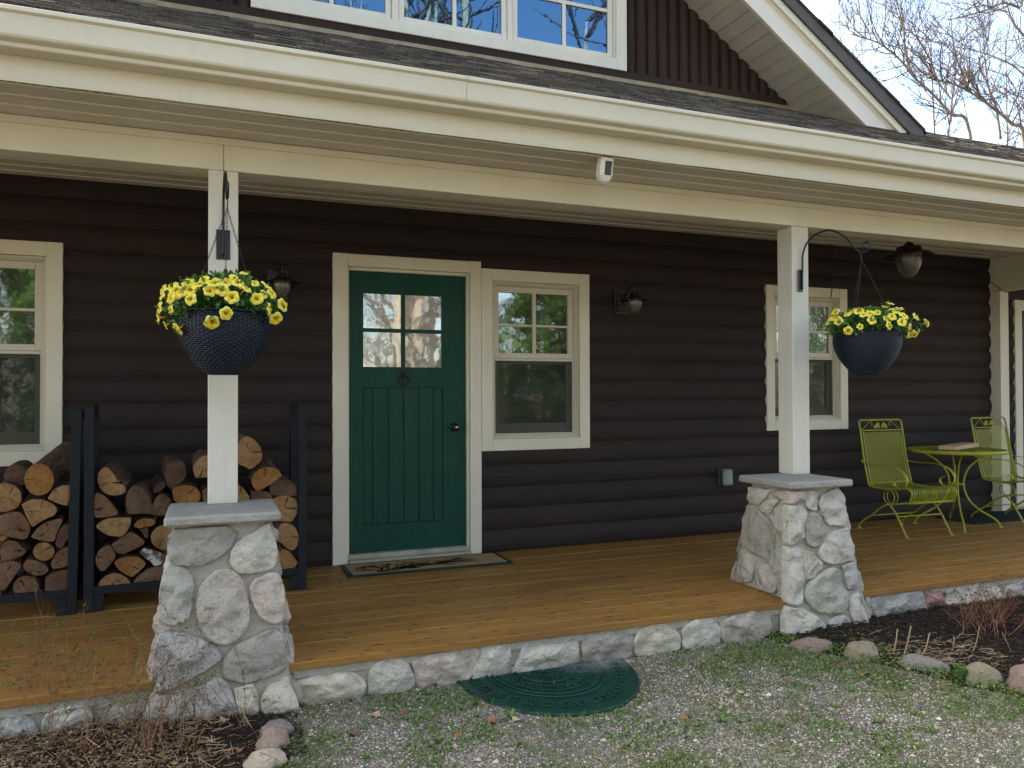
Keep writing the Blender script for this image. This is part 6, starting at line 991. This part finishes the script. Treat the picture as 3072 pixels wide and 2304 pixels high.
while cnt < 30000:
    x = rnd.uniform(.2, 4.2); y = rnd.uniform(-3.9, -1.93)
    if not inview(x, y) or x > BEDX(y)+.03 or x < LX(y)-.03: continue
    if ((x-HM.x)/a_)**2+((y-HM.y)/b_)**2 < 1.0: continue
    if noise.noise((x*1.8, y*1.8, 7)) > rnd.uniform(.05, .9): continue
    s = rnd.choice((.0028, .0035, .004, .0045, .006))*rnd.uniform(.8, 1.2); 
    if rnd.random() < .03: s *= rnd.uniform(1.6, 2.6)
    t = rnd.random()*pi; ca, sa = cos(t), sin(t); z = gz(x, y)+s*rnd.uniform(-.1, .4); b = len(V); q = rnd.uniform(.6, 1); hh = rnd.uniform(.5, .8)
    for k in range(5):
        u = 2*pi*k/5; px, py = s*cos(u), s*q*sin(u); V.append((x+px*ca-py*sa, y+px*sa+py*ca, z))
    V.append((x+s*.2, y, z+s*hh)); F += [(b+k, b+(k+1) % 5, b+5) for k in range(5)]; cnt += 1
mb.add(V, F, 0, False); tag(mb.build('pebbles', PEB, recalc=False), kind='stuff')
WEED = leaf_mat('weed_leaf', (.055, .12, .022), (.11, .19, .035), (.19, .26, .06), .3)
GRASS = leaf_mat('grass_blade', (.08, .14, .025), (.15, .20, .045), (.26, .25, .10), .3)
mb = MB(); cnt = 0
def clump(x, y): 
    r1 = math.exp(-((x-BEDX(y)+.08)/.24)**2)*(1 if y < -2.0 else .5)+.6*(noise.noise((x*3, y*3, 77)) > .18)
    return .27+1.0*noise.noise((x*2.6, y*2.6, 31))+.8*noise.noise((x*8, y*8, 3))*.6+.85*r1
while cnt < 16000:
    x = rnd.uniform(.3, 4.3); y = rnd.uniform(-3.9, -1.94)
    if not inview(x, y) or x < LX(y)-.1 or x > BEDX(y)+.35: continue
    if ((x-HM.x)/(a_+.0))**2+((y-HM.y)/b_)**2 < 1.02 or clump(x, y) < rnd.uniform(.28, .85): continue
    cnt += 1; s = rnd.uniform(.006, .017); p = Vector((x, y, gz(x, y)+rnd.uniform(0, .012+.03*math.exp(-((x-BEDX(y)+.02)/.12)**2)))); leafcluster(mb, p, s, Vector((rnd.gauss(0, 1), rnd.gauss(0, 1), rnd.uniform(.1, .9))).normalized())
tag(mb.build('clover_weeds', WEED, recalc=False), kind='stuff')
def blade(mb, p, h, w_, lean, m=0):
    a = rnd.uniform(0, 2*pi); d = Vector((cos(a), sin(a), 0)); u = Vector((-sin(a), cos(a), 0))*w_
    q1 = p+Vector((0, 0, h*.55))+d*lean*h*.3; q2 = p+Vector((0, 0, h*.9))+d*lean*h
    mb.add([p-u, p+u, q1+u*.8, q1-u*.8, q2], [(0, 1, 2, 3), (3, 2, 4)], m)
mb = MB(); cnt = 0
while cnt < 12000:
    x = rnd.uniform(.3, 4.3); y = rnd.uniform(-3.9, -1.94)
    if not inview(x, y) or x < LX(y)-.05 or x > BEDX(y)+.15 or ((x-HM.x)/a_)**2+((y-HM.y)/b_)**2 < 1.0: continue
    if clump(x+.4, y-.3)+.1 < rnd.uniform(.2, .9): continue
    cnt += 1; blade(mb, Vector((x, y, gz(x, y)-.001)), rnd.uniform(.012, .036), .0014, rnd.uniform(.3, 1.2))
tag(mb.build('short_grass', GRASS, recalc=False), kind='stuff')
MUL = isl('mulch_chips', [(.010, .009, .008), (.022, .017, .013), (.014, .012, .011), (.045, .03, .02), (.012, .011, .011), (.09, .065, .042)])
mb = MB(); cnt = 0
def chip(mb, x, y, z, L_, w_, t_, m=0):
    a = rnd.uniform(0, pi); d = Vector((cos(a), sin(a), rnd.uniform(-.3, .3))).normalized(); u = d.cross(Vector((rnd.gauss(0, .3), rnd.gauss(0, .3), 1))).normalized(); n_ = d.cross(u); c = Vector((x, y, z))
    V = [c+d*(sx_*L_)+u*(sy*w_)+n_*(sz*t_) for sx_ in (-1, 1) for sy in (-1, 1) for sz in (-1, 1)]
    mb.add(V, [(0, 1, 3, 2), (4, 6, 7, 5), (0, 4, 5, 1), (2, 3, 7, 6), (0, 2, 6, 4), (1, 5, 7, 3)], m)
while cnt < 7000:
    x = rnd.uniform(3.1, 6.2); y = rnd.uniform(-3.3, -1.94)
    if x < BEDX(y)+.06 or not inview(x, y, .2): continue
    cnt += 1; chip(mb, x, y, gz(x, y)+.008+rnd.uniform(0, .014), rnd.uniform(.005, .018), rnd.uniform(.0012, .004), .0015)
while cnt < 8200:
    x = rnd.uniform(.1, .45); y = rnd.uniform(-2.45, -1.94)
    cnt += 1; chip(mb, x, y, gz(x, y)+.006+rnd.uniform(0, .01), rnd.uniform(.003, .010), rnd.uniform(.001, .003), .001)
tag(mb.build('mulch_chips', MUL, recalc=False), kind='stuff')
LIT = isl('leaf_litter', [(.10, .050, .022), (.19, .105, .048), (.06, .030, .015), (.26, .16, .08), (.13, .065, .028), (.34, .25, .15), (.08, .05, .03), (.05, .07, .02)], .9, .15)
def dleaf(mb, p, s, tilt=.5, m=0):
    a = rnd.uniform(0, 2*pi); d = Vector((cos(a), sin(a), rnd.uniform(-tilt, tilt))).normalized(); u = d.cross(Vector((rnd.gauss(0, .4), rnd.gauss(0, .4), 1))).normalized(); n_ = u.cross(d)
    V = []; k = 13
    for i in range(k):
        t = 2*pi*i/k; q = s*(1, .72)[i % 2]*(1+.25*cos(t)); V.append(p+d*cos(t)*q+u*sin(t)*q*.62+n_*(s*.35*sin(2*t)+rnd.uniform(-.1, .1)*s))
    V.append(p+n_*s*.15); mb.add(V, [(i, (i+1) % k, k) for i in range(k)], m, True)
mb = MB()
for i in range(8000):
    x = rnd.uniform(-1.1, .42); y = rnd.uniform(-2.75, -1.95)
    if not inview(x, y, .25) or (x > .1 and rnd.random() < .75) or x > LX(y): continue
    dleaf(mb, Vector((x, y, gz(x, y)+rnd.uniform(.004, .045)*(1 if x < 0 else .3))), rnd.uniform(.003, .010), .9)
for i in range(500):
    x = rnd.uniform(3.3, 4.6); y = rnd.uniform(-3.1, -2.1)
    if BEDX(y) < x < BEDX(y)+.6: dleaf(mb, Vector((x, y, gz(x, y)+.012)), rnd.uniform(.005, .016), .5)
tag(mb.build('leaf_litter', LIT, recalc=False), kind='stuff')
STR = isl('straw', [(.30, .20, .10), (.42, .30, .16), (.20, .12, .06), (.50, .40, .26), (.14, .07, .04)], .8)
mb = MB()
for i in range(1700):
    if i < 1500: x = rnd.uniform(-1.1, .35); y = rnd.uniform(-2.7, -1.96)
    else: x = rnd.gauss(3.62, .16); y = rnd.gauss(-2.58, .13)
    if not inview(x, y, .3) or (x > .12 and x < 1 and rnd.random() < .8): continue
    a = rnd.uniform(0, 2*pi) if i < 1500 else rnd.gauss(-.5, .5); L_ = rnd.uniform(.02, .09); p = Vector((x, y, gz(x, y)+rnd.uniform(.006, .03))); d = Vector((cos(a), sin(a), rnd.uniform(-.1, .35)))*L_
    mb.tube([p, p+d*.5+Vector((0, 0, rnd.uniform(-.004, .008))), p+d], rnd.uniform(.0006, .0014), 4, cap=False)
tag(mb.build('straw_litter', STR, recalc=False), kind='stuff')

RK = {'v': stone_mat('brown_pink_cobble', ((.20, .15, .13), (.12, .09, .075), (.29, .23, .20))), 'n': stone_mat('olive_cobble', ((.19, .17, .12), (.12, .105, .075), (.27, .245, .18)), 1.4), 'g': stone_mat('grey_cobble', ((.17, .16, .14), (.10, .095, .08), (.26, .24, .21))), 's': stone_mat('speckled_cobble', ((.24, .18, .15), (.14, .10, .08), (.36, .30, .26)), 1.6), 'c': stone_mat('cream_cobble', ((.34, .30, .24), (.24, .20, .16), (.44, .39, .32)))}
# rocks along the bed
def rock(p, sx_, sy, sz, mat, label, cat='rock', seed=1, rz=0):
    mb = MB(); mb.sphere((0, 0, 0), 1, 40)
    V = []
    for v in mb.v:
        q = Vector(v); f = 1+.22*noise.noise(q*1.3+Vector((seed, 0, 0)))+.07*noise.noise(q*4+Vector((seed, 9, 0)))+.025*noise.noise(q*11); q = q*f
        V.append((q.x*sx_, q.y*sy, q.z*sz))
    mb.v = V; o = mb.build('edging_rock', mat, None, (p[0], p[1], gz(p[0], p[1])+sz*.02)); o.rotation_euler.z = rz; return tag(o, label, cat, 'fieldstones edging the planting beds')
rock((3.17, -2.19), .125, .07, .055, RK['v'], 'flat brownish edging rock touching the foot of the right stone pier', seed=1, rz=-.3)
rock((3.315, -2.40), .095, .085, .075, RK['n'], 'round speckled edging rock among clover, second from the right pier', seed=5, rz=-.2)
rock((3.47, -2.64), .125, .060, .060, RK['g'], 'long sloping grey edging rock in front of the straw stalks', seed=9, rz=-.9)
rock((3.575, -2.88), .095, .075, .085, RK['n'], 'round greenish grey edging rock beside the tall fern like weed', seed=14, rz=-.4)
rock((3.70, -3.05), .115, .095, .095, RK['v'], 'pinkish edging rock cut off by the right edge of the photo', seed=19, rz=-.6)
rock((.345, -2.215), .068, .062, .050, RK['g'], 'grey mossy edging rock right against the left stone pier', seed=25, rz=.4)
rock((.325, -2.325), .075, .062, .062, RK['s'], 'pink speckled edging rock between the grey rock and the bottom edge', seed=31, rz=1.0)
rock((.285, -2.47), .080, .060, .050, RK['c'], 'cream coloured edging rock at the bottom edge of the photo', seed=36, rz=.2)
rock((2.10, -1.985), .075, .018, .014, RK['c'], 'thin flat pale stone chip beside the half round mat', seed=44, rz=.1)
# weeds one can count
where = ['near the bottom of the gravel', 'in the gravel', 'by the edging rocks', 'by the half round mat']
D_ = DATA['P']['dand']
for i, p in enumerate(D_):
    mb = MB(); n = rnd.randint(5, 9); big = i in (11, 12) 
    for k in range(n):
        a = 2*pi*k/n+rnd.uniform(-.4, .4); L_ = rnd.uniform(.022, .042)*(1.3 if big else .8); w_ = L_*.16; d = Vector((cos(a), sin(a), 0)); u = Vector((-sin(a), cos(a), 0)); V = []; el = rnd.uniform(.5, 1.3); k5 = 6
        for j in range(k5+1):
            t = j/k5; z = L_*sin(t*el)*.9; r_ = L_*t*cos(el*.6); ww = w_*(.25+1.0*sin(pi*min(1, t*1.05))**.8)*(1 if j % 2 else .75)*(j < k5)
            V += [d*r_+u*ww+Vector((0, 0, z+ww*.3)), d*r_+Vector((0, 0, z-.001)), d*r_-u*ww+Vector((0, 0, z+ww*.3))]
        mb.add(V, [(3*j+q, 3*j+q+1, 3*j+q+4, 3*j+q+3) for j in range(k5) for q in range(2)], 0, True)
    loc = (p[0], p[1], gz(p[0], p[1])+.002)
    o = mb.build('weed', WEED, None, loc, recalc=False)
    lab = {11: 'leafy dandelion growing out of the gap between skirt stones behind the half round mat', 12: 'leafy dandelion at the lower left rim of the half round mat'}.get(i, f"small green weed rosette in the gravel {'left of' if p[0] < HM.x-.3 else 'below' if p[0] < HM.x+.45 else 'right of'} the half round mat{', near the rocks' if p[0] > 3.2 else ''}")
    tag(o, lab, 'weed', 'weed rosettes in the gravel')
mb = MB()
for k in range(34):
    a = rnd.uniform(0, 2*pi); h = rnd.uniform(.06, .105); P = [Vector((.02*cos(a)*t+.02*cos(a)*t*t, .02*sin(a)*t, h*t)) for t in (0, .35, .7, 1)]
    mb.tube(P, .0012, 4, cap=False)
    for t in range(9):
        f = .2+.8*t/9; c = Vector((.02*cos(a)*f+.02*cos(a)*f*f, .02*sin(a)*f, h*f))
        for s_ in (-1, 1): leafcluster(mb, c, .010, Vector((s_*-sin(a), s_*cos(a), .4)).normalized())
tag(mb.build('weed', WEED, None, (3.47, -2.86, -.2), recalc=False), 'tall bright green feathery weed in front of the edging rocks', 'weed')
DL = [isl('dead_leaf_orange', [(.22, .09, .035), (.30, .14, .06)], .8, .1), isl('dead_leaf_tan', [(.36, .25, .16), (.42, .31, .2)], .8, .1), isl('dead_leaf_brown', [(.13, .07, .04), (.2, .11, .06)], .8, .1)]
for i, p in enumerate(DATA['P']['leaf']+DATA['P']['leafL']):
    mb = MB(); dleaf(mb, Vector((0, 0, 0)), rnd.uniform(.016, .030), .25)
    z = gz(p[0], p[1])+.012
    tag(mb.build('fallen_leaf', DL[i % 3], None, (p[0], p[1], z), recalc=False), f"curled {('orange brown', 'pale tan', 'dark brown')[i % 3]} dead leaf {'in the left planting bed' if p[0] < .45 else 'among the weeds by the edging rocks' if p[0] > 2.4 else 'on the gravel near the half round mat'}", 'leaf', 'dead leaves on the ground')
mb = MB(); dleaf(mb, Vector((0, 0, 0)), .014, .3); tag(mb.build('fallen_leaf', DL[0], None, (HM.x-.02, HM.y-.19, -.183), recalc=False), 'small orange leaf lying in the middle of the half round mat', 'leaf')
# dried perennials left, straw stubs and a reddish shrub right
STEM = isl('dry_stem', [(.20, .085, .04), (.27, .15, .08), (.12, .06, .035)], .8); SEED = isl('seed_heads', [(.10, .035, .02), (.16, .07, .035), (.06, .025, .018)], .9); SPR = leaf_mat('sprout_leaf', (.05, .10, .02), (.09, .17, .04), (.14, .22, .06), .3)
def drygrow(st, sd, lf, p, d, L_, r_, dep, leafy):
    n = 5; P = [p]; q = p; dd = d
    for i in range(n):
        dd = (dd+Vector((rnd.gauss(0, .12), rnd.gauss(0, .12), rnd.gauss(.0, .08)))).normalized(); q = q+dd*(L_/n); P.append(q)
        if dep < 2 and i >= 1 and rnd.random() < .62: drygrow(st, sd, lf, q, (dd+Vector((rnd.gauss(0, .7), rnd.gauss(0, .7), rnd.gauss(.1, .3)))).normalized(), L_*rnd.uniform(.3, .55), r_*.6, dep+1, leafy)
        if rnd.random() < leafy:
            for _ in range(3): leafcluster(lf, q+Vector((rnd.gauss(0, .004), rnd.gauss(0, .004), 0)), rnd.uniform(.006, .012))
    st.tube(P, [r_*(1-.6*i/n) for i in range(n+1)], 4, cap=False)
    if dep:
        for _ in range(5): sd.sphere(q+Vector((rnd.gauss(0, .006), rnd.gauss(0, .006), rnd.gauss(0, .006))), rnd.uniform(.0012, .0026), 4)
DP = DATA['P']['dead']
for i, p in enumerate(DP):
    e = empty('dried_plant', (p[0], p[1], gz(p[0], p[1])), 'thin brown dried plant with green sprouts in the bed by the left pier', 'dried plant', 'dried plants in the left bed'); st, sd_, lf = MB(), MB(), MB()
    for k in range(rnd.randint(4, 7)): drygrow(st, sd_, lf, Vector((rnd.gauss(0, .02), rnd.gauss(0, .02), 0)), Vector((rnd.gauss(.1, .35), rnd.gauss(0, .25), 1)).normalized(), rnd.uniform(.18, .40), .0016, 0, .13)
    st.build('stem', STEM, e, recalc=False); tag(sd_.build('seed_heads', SEED, e, recalc=False), kind='stuff')
    if lf.v: tag(lf.build('sprout_leaves', SPR, e, recalc=False), kind='stuff')
mb = MB(); mb.tube(spl([(-.36, -1.99, -.2), (-.31, -2.0, -.09), (-.22, -2.0, .02), (-.10, -2.01, .135)], 4), [.0022]*8+[.0016]*5, 5); tag(mb.build('straw_stalk', STR), 'long bent pale straw stalk leaning in front of the deck left of the stone pier', 'stalk')
mb = MB(); mb.tube([(.225, -2.13, -.19), (.222, -2.13, -.08)], .003, 5); mb.tube([(.225, -2.13, -.13), (.262, -2.16, -.19)], .0022, 5); tag(mb.build('straw_stalk', STR), 'short forked dry stalk standing beside the left edging rocks', 'stalk')
for i, (x, y, h, a, l) in enumerate([(3.47, -2.46, .13, .35, 'thick upright cut straw stalk, tallest in the mulch bed'), (3.50, -2.50, .15, .45, 'leaning cut straw stalk behind the long grey rock'), (3.56, -2.56, .12, .6, 'pale bent cut straw stalk beside the brown shrub'), (3.80, -2.55, .07, .3, 'short thin cut straw stalk in front of the brown shrub'), (3.86, -2.62, .13, .5, 'forked thin straw stalk at the foot of the brown shrub'), (4.02, -2.72, .12, -.5, 'left leaning thin stalk above the pinkish rock')]):
    mb = MB(); mb.tube(spl([(0, 0, 0), (a*h*.5, 0, h*.5), (a*h, .01, h)], 4), .0034 if i < 3 else .002, 6); tag(mb.build('straw_stalk', STR, None, (x, y, gz(x, y))), l, 'stalk', 'cut straw stalks in the mulch bed')
e = empty('dried_shrub', (4.22, -2.42, gz(4.22, -2.42)), 'bushy reddish brown dried shrub in the mulch bed at the right edge', 'shrub'); st, sd_, lf = MB(), MB(), MB()
for k in range(34): drygrow(st, sd_, lf, Vector((rnd.gauss(0, .09), rnd.gauss(0, .07), 0)), Vector((rnd.gauss(.15, .4), rnd.gauss(0, .35), 1)).normalized(), rnd.uniform(.16, .34), .0019, 0, .0)
for k in range(500): p = Vector((rnd.gauss(.03, .13), rnd.gauss(0, .1), abs(rnd.gauss(.12, .08)))); dleaf(sd_, p, rnd.uniform(.004, .009), .9)
st.build('stem', STEM, e, recalc=False); tag(sd_.build('dry_leaves', isl('dry_red_leaf', [(.07, .022, .012), (.12, .04, .02), (.05, .02, .014)], .9), e, recalc=False), kind='stuff')

# ---------------------------------------------------------------- trees
def treebark(name, a, b):
    m = Mat(name, a, .9, .2); v = m.coord((1, 1, .4)); n = m.noise(6, 6, .7, v); m.col(m.ramp(n, [(.35, a), (.65, b)])); m.bump(n, .5, .02); return m.m
BK1 = treebark('grey_brown_bark', (.10, .075, .055), (.22, .18, .14)); TW = painted('twig', (.09, .062, .045), .2, .8, 2)
def twigs(mb, p, d, L_, r_, dep, up=.12):
    n = 4; P = [p]; q = p; dd = d
    for i in range(n):
        dd = (dd+Vector((rnd.gauss(0, .14), rnd.gauss(0, .16), rnd.gauss(up, .14)))).normalized(); q = q+dd*(L_/n); P.append(q)
        if dep < 3:
            for _ in range(2 if dep < 2 else 1):
                if rnd.random() < .68: twigs(mb, q, (dd+Vector((rnd.gauss(0, .55), rnd.gauss(0, .55), rnd.gauss(.05, .45)))).normalized(), L_*rnd.uniform(.38, .62), r_*.58, dep+1, up)
    mb.tube(P, [max(.0042, r_*(1-.65*i/n)) for i in range(n+1)], 4, cap=False, smooth=True)
def limbtree(ids, base, label):
    e = empty('bare_tree', base, label, 'tree', 'bare trees behind the cabin'); B = Vector(base); tk, cr = MB(), MB()
    for j, i in enumerate(ids):
        r0, P = DATA['P']['limbs'][i]; P = [Vector(p)-B for p in P]
        if j == 0: P = [Vector((0, 0, 0)), Vector((P[0].x*.25, P[0].y*.25, P[0].z*.5))]+P
        S_ = spl(P, 5); n = len(S_); tk.tube(S_, [max(.012, (r0*1.5 if j == 0 and k < 8 else r0)*(1-.75*k/n)) for k in range(n)], 7)
        for k in range(6 if j == 0 else 1, n, 1):
            if S_[k].z+B.z < 9.3: continue
            for _ in range(2):
                if rnd.random() < .40: d = (S_[k]-S_[k-1]).normalized(); twigs(cr, S_[k], (d*.6+Vector((rnd.gauss(0, .6), rnd.gauss(0, .5), rnd.gauss(.35, .5)))).normalized(), rnd.uniform(1.2, 2.6)*(1-.4*k/n), r0*.33, 1)
    tk.build('trunk', BK1, e, recalc=False); cr.build('crown', TW, e, recalc=False)
limbtree([0, 2, 9], (28.6, 14.6, -.2), 'bare tree with heavy leaning limb at the right edge of the sky')
limbtree([1, 3, 7], (26.0, 14, -.2), 'bare tree leaning left over the porch roof, nearest the gable')
limbtree([4, 8], (30.5, 13, -.2), 'bare tree with dark branches in the top right corner')
limbtree([5], (23.6, 18, -.2), 'thin straight sapling right beside the gable roof edge')
limbtree([6], (24.6, 18, -.2), 'thin straight sapling just right of the first sapling')
def baretree(x, y, H, r0, lean, label, group, mat=BK1, dens=1.0):
    e = empty('bare_tree', (x, y, -.2), label, 'tree', group); tk, cr = MB(), MB()
    S_ = spl([(0, 0, 0), (lean*.2, 0, H*.3), (lean*.6, .2, H*.65), (lean, 0, H)], 6); n = len(S_); tk.tube(S_, [max(.015, r0*(1-.85*k/n)) for k in range(n)], 7)
    for k in range(6, n):
        for _ in range(3):
            if rnd.random() < .7*dens: a = rnd.uniform(0, 2*pi); twigs(cr, S_[k], Vector((cos(a), sin(a), rnd.uniform(.4, 1.3))).normalized(), rnd.uniform(1.5, 3.2), r0*.28, 1)
    tk.build('trunk', mat, e, recalc=False); cr.build('crown', TW, e, recalc=False); return e
for x, y, H, l in ((33, 22, 19, 2), (37, 24, 20, -1.5), (41, 23, 19, 1), (30, 25, 17.5, .6), (45, 26, 21, -1)): baretree(x, y, H, .13, l, f"{('nearest', 'tallest left leaning', 'middle', 'smallest leftmost', 'farthest right')[[33, 37, 41, 30, 45].index(x)]} of five slender bare background trees in the sky over the porch roof", 'background bare trees behind the cabin')
# woods across the drive, seen only as reflections in the panes
PALE = treebark('pale_birch_bark', (.26, .23, .19), (.50, .46, .40))
mb = MB(); tw = MB()
for i in range(330):
    x = rnd.uniform(-28, 50); y = rnd.uniform(-44, -15) if i < 250 else rnd.uniform(-24, -15); 
    if 7.3 < x < 11 and y > -19: continue
    H = rnd.uniform(9, 17) if not (8.5 < x*(-20/y) < 15) else rnd.uniform(6, 9.5); r0 = rnd.uniform(.06, .17); l = rnd.gauss(0, .8)
    if i >= 321:
        x, y = [(5.2, -14.5), (5.9, -15.5), (6.3, -14.2), (6.9, -16), (7.3, -17), (5.6, -17), (4.6, -14), (11.5, -17), (3.4, -15)][i-321]; H, r0, l = rnd.uniform(17, 20), rnd.uniform(.14, .22), rnd.gauss(0, .5)
        if i == 328: H = 13.5
    S_ = spl([(x, y, -.2), (x+l*.3, y, H*.4), (x+l, y, H)], 4 if i < 321 else 9); mb.tube(S_, [r0*(1-.8*k/len(S_)) for k in range(len(S_))], 6)
    for k in range(3, len(S_)):
        for _ in range(2): a = rnd.uniform(0, 2*pi); twigs(tw, S_[k], Vector((cos(a), sin(a), rnd.uniform(.3, 1.1))).normalized(), rnd.uniform(1.2, 3), r0*.3, 2)
WF = isl('woodland_floor', [(.13, .095, .06), (.17, .12, .08)], .95); fl = MB(); fl.box(-200, 200, -200, -13, -.26, -.194); tag(fl.build('woodland_floor', WF), kind='structure')
tag(mb.build('woods', PALE, recalc=False), kind='stuff'); tag(tw.build('woods_twigs', TW, recalc=False), kind='stuff')
EV = leaf_mat('evergreen_needles', (.02, .06, .012), (.04, .10, .02), (.08, .16, .035), .2)
def evergreen(mb, x, y, H, R_, nl):
    for i in range(nl):
        t = rnd.random()**.8; a = rnd.uniform(0, 2*pi); r_ = R_*(1-t)*(.45+.55*rnd.random()**.5)*(.75+.35*sin(5*a+t*22)); z = H*t+.3
        p = Vector((x+r_*cos(a), y+r_*sin(a), z-r_*.25)); leafcluster(mb, p, rnd.uniform(.12, .28), Vector((cos(a), sin(a), rnd.uniform(-.5, .3))).normalized())
mb = MB()
for x, y, H, R_, n in ((8.6, -13.5, 6.2, 2.2, 5200), (10.8, -15.5, 7, 2.4, 4200), (-4.2, -13.5, 7, 2.3, 5200), (-7, -16, 8, 2.6, 3000), (25, -20, 7, 2.5, 2500), (6.9, -16, 3.2, 1.4, 1400)): evergreen(mb, x, y, H, R_, n); mb.tube([(x, y, -.2), (x, y, H)], [.14, .02], 6)
tag(mb.build('evergreens', EV, recalc=False), kind='stuff')
